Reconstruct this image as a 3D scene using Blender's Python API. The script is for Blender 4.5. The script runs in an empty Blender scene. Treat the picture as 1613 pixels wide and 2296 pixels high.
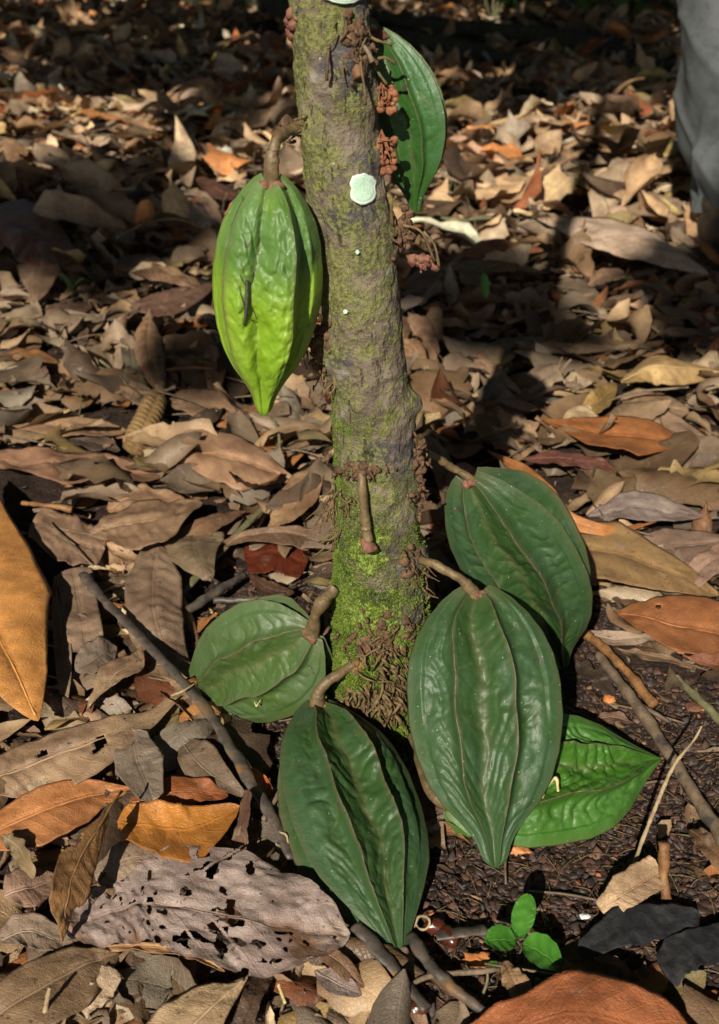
import bpy, math, random
import numpy as np
from mathutils import Vector
random.seed(7); RNG = np.random.default_rng(7)
SC = bpy.context.scene

# ------------------------------------------------------------------ camera, sky, sun, exposure
CAM_H = 0.60; PITCH = math.radians(27.4); FPX = 2462.0; CX, CY = 806.5, 1148.0
cam_d = bpy.data.cameras.new('camera'); cam = bpy.data.objects.new('camera', cam_d); SC.collection.objects.link(cam)
cam.location = (0, 0, CAM_H); cam.rotation_euler = (math.pi/2 - PITCH, 0, 0)
cam_d.sensor_fit = 'VERTICAL'; cam_d.sensor_height = 24.0; cam_d.lens = 12.0*FPX/CY
cam_d.clip_start = 0.02; cam_d.clip_end = 200
cam_d.dof.use_dof = True; cam_d.dof.focus_distance = 0.84
cam_d.dof.aperture_fstop = (cam_d.lens/1000)/0.0036
SC.camera = cam
SUN_AZ = math.radians(17)      # shadows fall away from the camera, a little to the right
SUN_EL = math.radians(33)
LD = Vector((math.sin(SUN_AZ)*math.cos(SUN_EL), math.cos(SUN_AZ)*math.cos(SUN_EL), -math.sin(SUN_EL)))
TO_SUN = -LD
world = bpy.data.worlds.new('World'); SC.world = world; world.use_nodes = True
wn = world.node_tree; wn.nodes.clear()
wo = wn.nodes.new('ShaderNodeOutputWorld'); wb = wn.nodes.new('ShaderNodeBackground'); ws = wn.nodes.new('ShaderNodeTexSky')
ws.sky_type = 'NISHITA'; ws.sun_disc = False; ws.sun_elevation = SUN_EL
ws.sun_rotation = math.atan2(TO_SUN.x, TO_SUN.y)
wb.inputs[1].default_value = 0.05
wn.links.new(ws.outputs[0], wb.inputs[0]); wn.links.new(wb.outputs[0], wo.inputs[0])
sl = bpy.data.lights.new('sun', 'SUN'); sl.energy = 5.0; sl.angle = math.radians(0.55); sl.color = (1.0, 0.93, 0.80)
so = bpy.data.objects.new('sun', sl); SC.collection.objects.link(so)
so.rotation_euler = LD.to_track_quat('-Z', 'Y').to_euler(); so.location = (0, -3, 4)
SC.view_settings.view_transform = 'Standard'; SC.view_settings.look = 'None'
SC.view_settings.exposure = 0.42; SC.view_settings.gamma = 1.0; SC.view_settings.use_curve_mapping = False
try:
    SC.cycles.max_bounces = 6; SC.cycles.use_denoising = True
except Exception: pass

# ------------------------------------------------------------------ helpers
CP, SP = math.cos(PITCH), math.sin(PITCH)
def ray(px, py):
    dx = (np.asarray(px, float)-CX)/FPX; dy = (CY-np.asarray(py, float))/FPX
    return dx, CP+SP*dy, -SP+CP*dy
def G(px, py, h=0.0):
    dx, dy, dz = ray(px, py); t = (np.asarray(h, float)-CAM_H)/dz
    return np.stack([dx*t, dy*t, CAM_H+dz*t], -1)
def V(px, py, Y):
    dx, dy, dz = ray(px, py); t = np.asarray(Y, float)/dy
    return np.stack([dx*t, dy*t, CAM_H+dz*t], -1)
def proj(P):
    P = np.asarray(P, float); x, y, z = P[..., 0], P[..., 1], P[..., 2]-CAM_H
    zc = y*CP - z*SP; yc = y*SP + z*CP
    zc = np.maximum(zc, 1e-3)
    return CX+FPX*x/zc, CY-FPX*yc/zc
def _h(ix, iy, iz, s):
    n = (ix*374761393 + iy*668265263 + iz*2147483647 + s*1274126177) & 0xFFFFFFFF
    n = ((n ^ (n >> 13))*1274126177) & 0xFFFFFFFF
    n = n ^ (n >> 16)
    return (n & 0xFFFFFF)/float(0xFFFFFF)*2-1
def vnoise(P, s=0):
    P = np.asarray(P, float); i = np.floor(P).astype(np.int64); f = P-i; f = f*f*(3-2*f)
    o = 0
    for a in (0, 1):
        wa = f[..., 0] if a else 1-f[..., 0]
        for b in (0, 1):
            wb_ = f[..., 1] if b else 1-f[..., 1]
            for c in (0, 1):
                wc = f[..., 2] if c else 1-f[..., 2]
                o = o + wa*wb_*wc*_h(i[..., 0]+a, i[..., 1]+b, i[..., 2]+c, s)
    return o
def fbm(P, s=0, oct=4, gain=0.5):
    P = np.asarray(P, float); o = 0; a = 1.0
    for k in range(oct):
        o = o+a*vnoise(P*(2**k), s+k*17); a *= gain
    return o
def n1(x, s=0):
    x = np.asarray(x, float); return vnoise(np.stack([x, x*0+0.37, x*0+s*1.7], -1), s)
def crom(P, n):
    P = np.asarray(P, float); m = len(P)
    if m == 2: 
        t = np.linspace(0, 1, n)[:, None]; return P[0]*(1-t)+P[1]*t
    E = np.vstack([2*P[0]-P[1], P, 2*P[-1]-P[-2]])
    u = np.linspace(0, m-1, n); k = np.minimum(u.astype(int), m-2); t = (u-k)[:, None]
    a, b, c, d = E[k], E[k+1], E[k+2], E[k+3]
    return 0.5*((2*b)+(-a+c)*t+(2*a-5*b+4*c-d)*t*t+(-a+3*b-3*c+d)*t**3)
def sm(a, b, x):
    t = np.clip((x-a)/(b-a), 0, 1); return t*t*(3-2*t)

def mesh_np(name, Vt, F, uv=None, attrs=None, colors=None, smooth=True):
    """Vt (N,3); F (M,k) int or list of arrays."""
    Fs = F if isinstance(F, list) else [F]
    Fs = [np.asarray(f, np.int32) for f in Fs if len(f)]
    me = bpy.data.meshes.new(name)
    me.vertices.add(len(Vt)); me.vertices.foreach_set('co', np.asarray(Vt, np.float32).ravel())
    loops = np.concatenate([f.ravel() for f in Fs]); sizes = np.concatenate([np.full(len(f), f.shape[1]) for f in Fs])
    starts = np.concatenate([[0], np.cumsum(sizes)[:-1]])
    me.loops.add(len(loops)); me.loops.foreach_set('vertex_index', loops.astype(np.int32))
    me.polygons.add(len(sizes)); me.polygons.foreach_set('loop_start', starts.astype(np.int32))
    try: me.polygons.foreach_set('loop_total', sizes.astype(np.int32))
    except Exception: pass
    if smooth: me.polygons.foreach_set('use_smooth', np.ones(len(sizes), bool))
    if uv is not None:
        l = me.uv_layers.new(name='UVMap'); l.data.foreach_set('uv', np.asarray(uv, np.float32)[loops].ravel())
    for k, a in (attrs or {}).items():
        at = me.attributes.new(k, 'FLOAT', 'POINT'); at.data.foreach_set('value', np.asarray(a, np.float32).ravel())
    for k, a in (colors or {}).items():
        at = me.attributes.new(k, 'FLOAT_COLOR', 'POINT')
        a = np.asarray(a, np.float32)
        if a.shape[1] == 3: a = np.hstack([a, np.ones((len(a), 1), np.float32)])
        at.data.foreach_set('color', a.ravel())
    me.update(); me.validate()
    return me
def link(name, me, mat, parent=None):
    o = bpy.data.objects.new(name, me); SC.collection.objects.link(o)
    if mat is not None and me is not None and not me.materials: me.materials.append(mat)
    if parent is not None: o.parent = parent
    return o
def tag(o, label=None, cat=None, group=None, kind=None):
    if label: o['label'] = label
    if cat: o['category'] = cat
    if group: o['group'] = group
    if kind: o['kind'] = kind
    return o
def empty(name, label, cat, group=None):
    o = bpy.data.objects.new(name, None); SC.collection.objects.link(o); o.empty_display_size = 0.01
    return tag(o, label, cat, group)
def grid_faces(nu, nv, wrap=False, off=0):
    """(nu) x (nv) vertices"""
    i = np.arange(nu-1)[:, None]; j = np.arange(nv if wrap else nv-1)[None, :]
    a = i*nv+j; b = i*nv+(j+1) % nv; c = (i+1)*nv+(j+1) % nv; d = (i+1)*nv+j
    return np.stack([a, b, c, d], -1).reshape(-1, 4)+off
def tube_arrays(pts, rad, ns=8, n=None, noise=0.0, seed=0, flat=1.0):
    n = n or max(4, len(pts)*4); P = crom(pts, n); R = np.interp(np.linspace(0, 1, n), np.linspace(0, 1, len(rad)), rad)
    T = np.gradient(P, axis=0); T /= np.linalg.norm(T, axis=1)[:, None]+1e-9
    ref = np.array([0.13, 0.21, 0.97]); ref = ref if abs(T[0] @ ref) < 0.9 else np.array([1., 0, 0])
    A = np.cross(T, ref); A /= np.linalg.norm(A, axis=1)[:, None]+1e-9; B = np.cross(A, T)
    th = np.linspace(0, 2*np.pi, ns, endpoint=False)
    ring = A[:, None]*np.cos(th)[None, :, None]+B[:, None]*np.sin(th)[None, :, None]*flat
    r = np.repeat(R[:, None], ns, 1)
    if noise:
        q = P[:, None]+ring*R[:, None, None]
        r = r*(1+noise*fbm(q/(np.mean(rad)*2.0), seed, 3))
    Q = P[:, None]+ring*r[..., None]
    Vt = np.vstack([Q.reshape(-1, 3), P[:1], P[-1:]])
    F4 = grid_faces(n, ns, True)
    k = n*ns; j = np.arange(ns)
    F3 = np.vstack([np.stack([np.full(ns, k), (j+1) % ns, j], -1), np.stack([np.full(ns, k+1), (n-1)*ns+j, (n-1)*ns+(j+1) % ns], -1)])
    return Vt, F4, F3
def joined(name, pieces, mat, parent=None, **kw):
    """pieces: list of (V, F4, F3)"""
    Vs, A, B, o = [], [], [], 0
    for v, f4, f3 in pieces:
        Vs.append(v); A.append(f4+o); B.append(f3+o); o += len(v)
    return link(name, mesh_np(name, np.vstack(Vs), [np.vstack(A), np.vstack(B)], **kw), mat, parent)
def blob_arrays(c, r, seed=0, n=7, m=10, sq=(1, 1, 1), bump=0.15):
    a = np.linspace(0.02, np.pi-0.02, n)[:, None]; b = np.linspace(0, 2*np.pi, m, endpoint=False)[None, :]
    D = np.stack([np.sin(a)*np.cos(b), np.sin(a)*np.sin(b), np.cos(a)+0*b], -1)
    R = r*(1+bump*fbm(D*1.7+seed*3.1, seed, 2))
    Q = D*R[..., None]*np.array(sq)+np.asarray(c)
    return Q.reshape(-1, 3), grid_faces(n, m, True), np.zeros((0, 3), np.int32)

# ------------------------------------------------------------------ materials
class NT:
    def __init__(s, name):
        s.m = bpy.data.materials.new(name); s.m.use_nodes = True; s.t = s.m.node_tree; s.t.nodes.clear()
        s.out = s.n('ShaderNodeOutputMaterial'); s.b = s.n('ShaderNodeBsdfPrincipled'); s.l(s.b.outputs[0], s.out.inputs[0])
    def n(s, t, **k):
        x = s.t.nodes.new(t)
        for a, b in k.items(): setattr(x, a, b)
        return x
    def l(s, a, b): s.t.links.new(a, b)
    def put(s, a, inp):
        if hasattr(a, 'is_linked') or isinstance(a, bpy.types.NodeSocket): s.l(a, inp)
        elif isinstance(a, (tuple, list)) and len(a) == 3 and inp.type == 'RGBA': inp.default_value = (*a, 1)
        else: inp.default_value = a
    def math(s, op, a, b=0.0, c=None, clamp=False):
        x = s.n('ShaderNodeMath', operation=op, use_clamp=clamp); s.put(a, x.inputs[0]); s.put(b, x.inputs[1])
        if c is not None: s.put(c, x.inputs[2])
        return x.outputs[0]
    def mix(s, f, a, b, mode='MIX'):
        x = s.n('ShaderNodeMix', data_type='RGBA', blend_type=mode); s.put(f, x.inputs[0]); s.put(a, x.inputs[6]); s.put(b, x.inputs[7]); return x.outputs[2]
    def noise(s, vec, scale, detail=3, rough=0.55, dist=0.0, col=False):
        x = s.n('ShaderNodeTexNoise'); s.put(vec, x.inputs['Vector']); x.inputs['Scale'].default_value = scale
        x.inputs['Detail'].default_value = detail; x.inputs['Roughness'].default_value = rough; x.inputs['Distortion'].default_value = dist
        return x.outputs[1 if col else 0]
    def ramp(s, f, a, b):
        x = s.n('ShaderNodeMapRange', interpolation_type='SMOOTHSTEP'); s.put(f, x.inputs[0]); x.inputs[1].default_value = a; x.inputs[2].default_value = b
        return x.outputs[0]
    def attr(s, name, out=2): return s.n('ShaderNodeAttribute', attribute_name=name).outputs[out]
    def obj(s): return s.n('ShaderNodeTexCoord').outputs['Object']
    def scale(s, vec, v):
        x = s.n('ShaderNodeVectorMath', operation='MULTIPLY'); s.put(vec, x.inputs[0]); x.inputs[1].default_value = v; return x.outputs[0]
    def bump(s, h, strength=0.5, dist=0.001, prev=None):
        x = s.n('ShaderNodeBump'); x.inputs['Strength'].default_value = strength; x.inputs['Distance'].default_value = dist
        s.put(h, x.inputs['Height'])
        if prev is not None: s.l(prev, x.inputs['Normal'])
        return x.outputs[0]
    def col(s, c): s.put(c, s.b.inputs['Base Color'])
    def rough(s, c): s.put(c, s.b.inputs['Roughness'])
    def norm(s, c): s.l(c, s.b.inputs['Normal'])
    def spec(s, v): s.b.inputs['Specular IOR Level'].default_value = v
    def translucent(s, colr, f):
        t = s.n('ShaderNodeBsdfTranslucent'); s.put(colr, t.inputs[0]); mx = s.n('ShaderNodeMixShader'); s.put(f, mx.inputs[0])
        s.l(s.b.outputs[0], mx.inputs[1]); s.l(t.outputs[0], mx.inputs[2]); s.l(mx.outputs[0], s.out.inputs[0])

def leaf_material(name, veins=True, gloss=0.5, wear=1.0):
    k = NT(name); tint = k.attr('tint', 0); seed = k.attr('seed', 2)
    sep = k.n('ShaderNodeSeparateXYZ'); uvn = k.n('ShaderNodeUVMap', uv_map='UVMap'); k.l(uvn.outputs[0], sep.inputs[0])
    u, v = sep.outputs[0], sep.outputs[1]
    av = k.math('ABSOLUTE', k.math('SUBTRACT', v, 0.5)); av = k.math('MULTIPLY', av, 2.0)
    off = k.n('ShaderNodeCombineXYZ'); k.l(seed, off.inputs[0]); k.l(seed, off.inputs[1])
    ov = k.n('ShaderNodeVectorMath', operation='ADD'); k.l(k.obj(), ov.inputs[0]); k.l(off.outputs[0], ov.inputs[1]); P = ov.outputs[0]
    big = k.noise(P, 22, 4, 0.6); mid = k.noise(P, 75, 5, 0.65); fine = k.noise(P, 420, 3, 0.6)
    c = k.mix(k.ramp(big, 0.32, 0.68), k.mix(1.0, tint, (0.66, 0.6, 0.58), 'MULTIPLY'), k.mix(1.0, tint, (1.22, 1.2, 1.16), 'MULTIPLY'))
    c = k.mix(k.math('MULTIPLY', k.ramp(mid, 0.35, 0.75), 0.45*wear), c, k.mix(0.5, k.mix(1.0, tint, (0.5, 0.42, 0.36), 'MULTIPLY'), (0.2, 0.13, 0.08)))
    wh = k.noise(P, 34, 5, 0.7, 0.6)
    c = k.mix(k.math('MULTIPLY', k.ramp(wh, 0.58, 0.7), 0.30*wear), c, (0.46, 0.39, 0.31))
    c = k.mix(k.math('MULTIPLY', k.ramp(k.noise(P, 210, 2, 0.5), 0.66, 0.72), 0.75*wear), c, k.mix(1.0, tint, (0.22, 0.17, 0.15), 'MULTIPLY'))
    mr = k.math('SUBTRACT', 1.0, k.ramp(av, 0.015, 0.06))
    wob = k.math('MULTIPLY', k.noise(P, 18, 2), 0.8)
    ph = k.math('ADD', k.math('SUBTRACT', k.math('MULTIPLY', u, 10.0), k.math('MULTIPLY', av, 1.5)), wob)
    fr = k.math('ABSOLUTE', k.math('SUBTRACT', k.math('FRACT', ph), 0.5))
    lat = k.math('SUBTRACT', 1.0, k.ramp(fr, 0.0, 0.055))
    vein = k.math('MAXIMUM', mr, k.math('MULTIPLY', lat, 0.7))
    vf = k.math('MULTIPLY', vein, k.math('ADD', 0.10, k.math('MULTIPLY', k.ramp(big, 0.35, 0.65), 0.30)))
    if veins: c = k.mix(vf, c, k.mix(1.0, tint, (1.5, 1.35, 1.15), 'MULTIPLY'))
    edge = k.math('MULTIPLY', k.ramp(av, 0.86, 1.0), 0.35); c = k.mix(edge, c, k.mix(1.0, tint, (0.42, 0.34, 0.28), 'MULTIPLY'))
    k.col(c)
    k.rough(k.math('ADD', gloss-0.1, k.math('MULTIPLY', mid, 0.35))); k.spec(0.45)
    net = k.n('ShaderNodeTexVoronoi', feature='DISTANCE_TO_EDGE'); k.put(P, net.inputs['Vector']); net.inputs['Scale'].default_value = 320
    h = k.math('ADD', k.math('MULTIPLY', fine, 0.7), k.math('MULTIPLY', k.ramp(net.outputs[0], 0, 0.12), 0.45))
    h = k.math('ADD', h, k.math('MULTIPLY', vein, 0.55)); h = k.math('ADD', h, k.math('MULTIPLY', mid, 1.6))
    k.norm(k.bump(h, 0.55, 0.0009))
    k.translucent(k.mix(1.0, c, (1.0, 0.75, 0.45), 'MULTIPLY'), 0.13)
    return k.m
M = {}
M['leaf'] = leaf_material('dead_leaf')
M['leaf_gloss'] = leaf_material('waxy_dead_leaf', gloss=0.36, wear=0.55)

def pod_mat():
    k = NT('pod_skin'); tint = k.attr('tint', 0); ridge = k.attr('ridge', 2); inner = k.attr('inner', 2); P = k.obj()
    big = k.noise(P, 28, 4, 0.6); mid = k.noise(P, 120, 4, 0.6)
    dust = k.mix(1.0, tint, (1.45, 1.25, 2.7), 'MULTIPLY')
    f = k.math('MULTIPLY', k.ramp(k.math('ADD', big, k.math('MULTIPLY', inner, -0.22)), 0.28, 0.62), 0.62)
    c = k.mix(f, tint, dust)
    c = k.mix(k.math('MULTIPLY', k.ramp(mid, 0.5, 0.75), 0.25), c, k.mix(1.0, tint, (0.6, 0.62, 0.6), 'MULTIPLY'))
    rr = k.math('MULTIPLY', ridge, k.math('ADD', 0.45, k.math('MULTIPLY', mid, 0.7)), clamp=True)
    c = k.mix(k.math('MULTIPLY', rr, 0.85), c, (0.095, 0.080, 0.038))
    c = k.mix(k.ramp(k.noise(P, 520, 1, 0.4), 0.775, 0.79), c, (0.3, 0.32, 0.24))
    c = k.mix(k.math('MULTIPLY', k.ramp(k.noise(P, 90, 2, 0.5), 0.71, 0.74), 0.7), c, (0.05, 0.035, 0.03))
    k.col(c); k.rough(k.math('ADD', 0.33, k.math('MULTIPLY', k.noise(P, 60, 4, 0.6), 0.34))); k.spec(0.38)
    h = k.math('ADD', k.noise(P, 75, 3, 0.5), k.math('MULTIPLY', k.noise(P, 600, 2), 0.12))
    k.norm(k.bump(h, 0.5, 0.0022))
    k.b.inputs['Subsurface Weight'].default_value = 0.0
    return k.m
M['pod'] = pod_mat()

def simple(name, c1, c2, sc=60, rough=0.7, bump=0.5, bd=0.001, spec=0.35, c3=None, stretch=None, sheen=0):
    k = NT(name); P = k.obj()
    if stretch: P = k.scale(P, stretch)
    a = k.noise(P, sc, 5, 0.6); c = k.mix(k.ramp(a, 0.35, 0.65), c1, c2)
    b = k.noise(P, sc*5, 3, 0.6)
    c = k.mix(k.math('MULTIPLY', k.ramp(b, 0.45, 0.75), 0.5), c, tuple(x*0.45 for x in c1))
    if c3: c = k.mix(k.ramp(k.noise(P, sc*0.5, 3, 0.6), 0.56, 0.68), c, c3)
    k.col(c); k.rough(rough); k.spec(spec)
    k.norm(k.bump(k.math('ADD', a, k.math('MULTIPLY', b, 0.6)), bump, bd))
    return k.m
M['stalk'] = simple('pod_stalk_bark', (0.10, 0.065, 0.03), (0.17, 0.12, 0.055), 90, 0.5, 0.8, 0.001, 0.4, (0.08, 0.045, 0.025))
M['calyx'] = simple('calyx_brown', (0.12, 0.045, 0.03), (0.22, 0.10, 0.06), 120, 0.7)
M['rootlet'] = simple('rootlet_brown', (0.09, 0.055, 0.027), (0.18, 0.12, 0.055), 160, 0.75, 0.5, 0.0005, 0.3, (0.10, 0.11, 0.035))
M['flower'] = simple('dried_flower_rust', (0.16, 0.06, 0.03), (0.30, 0.13, 0.065), 200, 0.85, 0.8, 0.0008, 0.2)
M['debris'] = simple('trapped_debris', (0.07, 0.04, 0.025), (0.16, 0.09, 0.05), 200, 0.85, 0.8, 0.0008, 0.2)
M['stick'] = simple('dead_stick_bark', (0.11, 0.075, 0.045), (0.20, 0.145, 0.095), 70, 0.7, 0.7, 0.0008, 0.35, (0.05, 0.04, 0.035))
M['stick_orange'] = simple('orange_brown_petiole', (0.13, 0.055, 0.02), (0.25, 0.125, 0.045), 70, 0.6, 0.8, 0.001)
M['stick_dark'] = simple('dark_flat_stalk', (0.045, 0.036, 0.03), (0.11, 0.088, 0.068), 55, 0.5, 0.6, 0.0008, 0.5, (0.17, 0.09, 0.035))
M['stick_pale'] = simple('pale_twig', (0.22, 0.155, 0.085), (0.36, 0.27, 0.15), 90, 0.7, 0.5, 0.0006)
M['stick_green'] = simple('greenish_stick', (0.10, 0.10, 0.05), (0.18, 0.16, 0.08), 80, 0.7)
M['log'] = simple('rotting_log', (0.035, 0.028, 0.02), (0.07, 0.06, 0.04), 22, 0.9, 0.9, 0.006, 0.2, (0.04, 0.065, 0.015))
M['seed'] = simple('glossy_seed', (0.05, 0.012, 0.007), (0.09, 0.022, 0.012), 120, 0.22, 0.3, 0.0004, 0.6)
M['seed_orange'] = simple('orange_seed', (0.42, 0.14, 0.04), (0.6, 0.25, 0.09), 160, 0.5, 0.5, 0.0005)
M['lichen'] = simple('pale_green_lichen', (0.42, 0.60, 0.46), (0.52, 0.68, 0.54), 170, 0.9, 0.6, 0.0006, 0.1, (0.36, 0.52, 0.37))
M['lichen_rim'] = simple('white_lichen_rim', (0.56, 0.64, 0.56), (0.66, 0.72, 0.65), 300, 0.9, 0.6, 0.0005, 0.1)
M['charcoal'] = simple('charred_leaf', (0.010, 0.010, 0.011), (0.028, 0.027, 0.029), 90, 0.75, 0.9, 0.001, 0.3)
M['insect'] = simple('stick_insect_body', (0.035, 0.03, 0.025), (0.07, 0.06, 0.05), 200, 0.5)
M['cloth'] = simple('grey_trouser_cloth', (0.075, 0.083, 0.084), (0.095, 0.102, 0.103), 9, 0.85, 0.3, 0.002, 0.2)
M['boot'] = simple('muddy_boot', (0.03, 0.025, 0.02), (0.08, 0.055, 0.035), 25, 0.6)
M['snail'] = simple('dark_bead', (0.05, 0.02, 0.01), (0.10, 0.05, 0.025), 90, 0.15, 0.2, 0.0004, 0.7)
M['white'] = simple('white_chip', (0.6, 0.62, 0.65), (0.75, 0.76, 0.78), 120, 0.7)
M['needle'] = simple('straw', (0.5, 0.4, 0.16), (0.62, 0.5, 0.22), 120, 0.6)

def moss_mat():
    k = NT('moss_fronds'); P = k.obj(); a = k.noise(P, 60, 4, 0.6); b = k.noise(P, 700, 2)
    c = k.mix(k.ramp(a, 0.3, 0.7), (0.06, 0.11, 0.012), (0.19, 0.28, 0.03)); c = k.mix(k.math('MULTIPLY', b, 0.5), c, (0.09, 0.09, 0.03))
    k.col(c); k.rough(0.8); k.spec(0.2); k.translucent(c, 0.25); return k.m
M['moss'] = moss_mat()

def green_leaf(name, c1, c2, gloss=0.4):
    k = NT(name); P = k.obj(); a = k.noise(P, 40, 4, 0.6)
    uvn = k.n('ShaderNodeUVMap', uv_map='UVMap'); sep = k.n('ShaderNodeSeparateXYZ'); k.l(uvn.outputs[0], sep.inputs[0])
    av = k.math('MULTIPLY', k.math('ABSOLUTE', k.math('SUBTRACT', sep.outputs[1], 0.5)), 2.0)
    ph = k.math('SUBTRACT', k.math('MULTIPLY', sep.outputs[0], 7.0), k.math('MULTIPLY', av, 1.6))
    lat = k.math('SUBTRACT', 1.0, k.ramp(k.math('ABSOLUTE', k.math('SUBTRACT', k.math('FRACT', ph), 0.5)), 0, 0.07))
    vein = k.math('MAXIMUM', k.math('SUBTRACT', 1.0, k.ramp(av, 0.01, 0.07)), k.math('MULTIPLY', lat, 0.6))
    c = k.mix(k.ramp(a, 0.35, 0.65), c1, c2); c = k.mix(k.math('MULTIPLY', vein, 0.35), c, tuple(min(1, x*1.7+0.02) for x in c2))
    k.col(c); k.rough(gloss); k.spec(0.5); k.norm(k.bump(k.math('ADD', k.math('MULTIPLY', vein, -1.0), a), 0.5, 0.001)); k.translucent(c, 0.3); return k.m
M['seedling'] = green_leaf('seedling_leaf', (0.045, 0.165, 0.018), (0.08, 0.25, 0.03), 0.3)
M['shrub'] = green_leaf('understorey_leaf', (0.035, 0.09, 0.015), (0.07, 0.16, 0.025))
M['canopy'] = green_leaf('canopy_leaf', (0.035, 0.08, 0.015), (0.06, 0.12, 0.025))

def bark_mat():
    k = NT('mossy_bark'); P = k.obj(); hz = k.attr('height', 2); side = k.attr('side', 2)
    bands = k.noise(k.scale(P, (1, 1, 1.7)), 30, 5, 0.65, 0.6); pat = k.noise(P, 34, 5, 0.65, 0.5); fine = k.noise(P, 330, 4, 0.65)
    streak = k.noise(k.scale(P, (1, 1, 0.22)), 190, 4, 0.7)
    c = k.mix(k.ramp(bands, 0.36, 0.64), (0.10, 0.075, 0.055), (0.21, 0.165, 0.125))
    c = k.mix(k.math('MULTIPLY', k.ramp(k.noise(k.scale(P, (1, 1, 1.3)), 24, 4, 0.6, 0.3), 0.52, 0.62), 0.85), c, (0.055, 0.050, 0.058))
    # yellow-green algae
    al = k.ramp(k.math('ADD', k.math('ADD', pat, k.math('MULTIPLY', k.math('SUBTRACT', fine, 0.5), 0.7)), k.math('MULTIPLY', side, -0.14)), 0.36, 0.53)
    c = k.mix(k.math('MULTIPLY', al, 0.85), c, k.mix(k.ramp(fine, 0.4, 0.6), (0.085, 0.09, 0.026), (0.20, 0.205, 0.06)))
    # pale scurf
    c = k.mix(k.math('MULTIPLY', k.ramp(k.noise(P, 46, 4, 0.6, 0.2), 0.60, 0.70), 0.6), c, (0.25, 0.24, 0.20))
    # bright moss towards the foot
    mz = k.math('ADD', k.math('MULTIPLY', k.math('SUBTRACT', 0.33, hz), 1.6), k.math('MULTIPLY', side, -0.13))
    mm = k.ramp(k.math('ADD', k.math('ADD', k.noise(P, 30, 5, 0.7), mz), k.math('MULTIPLY', k.math('SUBTRACT', fine, 0.5), 0.5)), 0.58, 0.78)
    c = k.mix(k.math('MULTIPLY', mm, 0.85), c, k.mix(k.ramp(fine, 0.38, 0.62), (0.085, 0.125, 0.014), (0.24, 0.32, 0.05)))
    c = k.mix(k.ramp(k.noise(P, 420, 1), 0.775, 0.79), c, (0.40, 0.48, 0.38))
    cr = k.ramp(streak, 0.60, 0.72); c = k.mix(k.math('MULTIPLY', cr, 0.6), c, (0.03, 0.024, 0.018))
    k.col(c); k.rough(0.82); k.spec(0.25)
    h = k.math('ADD', k.math('MULTIPLY', fine, 1.0), k.math('MULTIPLY', cr, -0.9)); h = k.math('ADD', h, k.math('MULTIPLY', bands, 1.0)); h = k.math('ADD', h, k.math('MULTIPLY', mm, 0.5))
    k.norm(k.bump(h, 1.0, 0.003)); return k.m
M['bark'] = bark_mat()

def soil_mat():
    k = NT('forest_soil'); P = k.obj(); a = k.noise(P, 30, 6, 0.65); b = k.noise(P, 230, 4, 0.65)
    c = k.mix(k.ramp(a, 0.35, 0.65), (0.016, 0.009, 0.006), (0.040, 0.021, 0.013)); c = k.mix(k.math('MULTIPLY', k.ramp(b, 0.5, 0.75), 0.6), c, (0.10, 0.048, 0.026))
    k.col(c); k.rough(0.75); k.spec(0.35); k.norm(k.bump(k.math('ADD', a, b), 1.0, 0.006)); return k.m
M['soil'] = soil_mat()
def crumb_mat():
    k = NT('soil_crumb'); t = k.attr('tint', 0); P = k.obj(); a = k.noise(P, 400, 3, 0.6)
    k.col(k.mix(a, k.mix(1.0, t, (0.6, 0.6, 0.6), 'MULTIPLY'), t)); k.rough(0.6); k.norm(k.bump(a, 0.6, 0.0006)); return k.m
M['crumb'] = crumb_mat()
# ------------------------------------------------------------------ ground
def gz(x, y):
    x = np.asarray(x, float); y = np.asarray(y, float); P = np.stack([x, y, x*0], -1)
    near = 0.006*fbm(P*9, 3, 3)
    amp = np.clip(0.035*(y-1.7), 0, 0.11)
    return near - 0.004 + amp*fbm(P*np.array([0.55, 0.8, 1]), 5, 3)*0.8
def axis_vals(a, b, step, lo, hi, g=1.13):
    c = list(np.arange(a, b+1e-9, step)); s = step; v = c[-1]
    up = []
    while v < hi: s *= g; v += s; up.append(min(v, hi))
    s = step; v = c[0]; dn = []
    while v > lo: s *= g; v -= s; dn.append(max(v, lo))
    return np.array(dn[::-1]+c+up)
xs = axis_vals(-0.75, 0.75, 0.0075, -60, 60); ys = axis_vals(0.38, 1.9, 0.0075, -12, 90)
X, Y = np.meshgrid(xs, ys); Z = gz(X, Y)
Z = Z+np.where((np.abs(X) < 0.9) & (Y < 2.2) & (Y > 0.3), 0.0025*fbm(np.stack([X, Y, X*0], -1)*90, 9, 2), 0)
ground = link('ground', mesh_np('ground', np.stack([X, Y, Z], -1).reshape(-1, 3), grid_faces(len(ys), len(xs))), M['soil'])
tag(ground, kind='structure')

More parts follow.
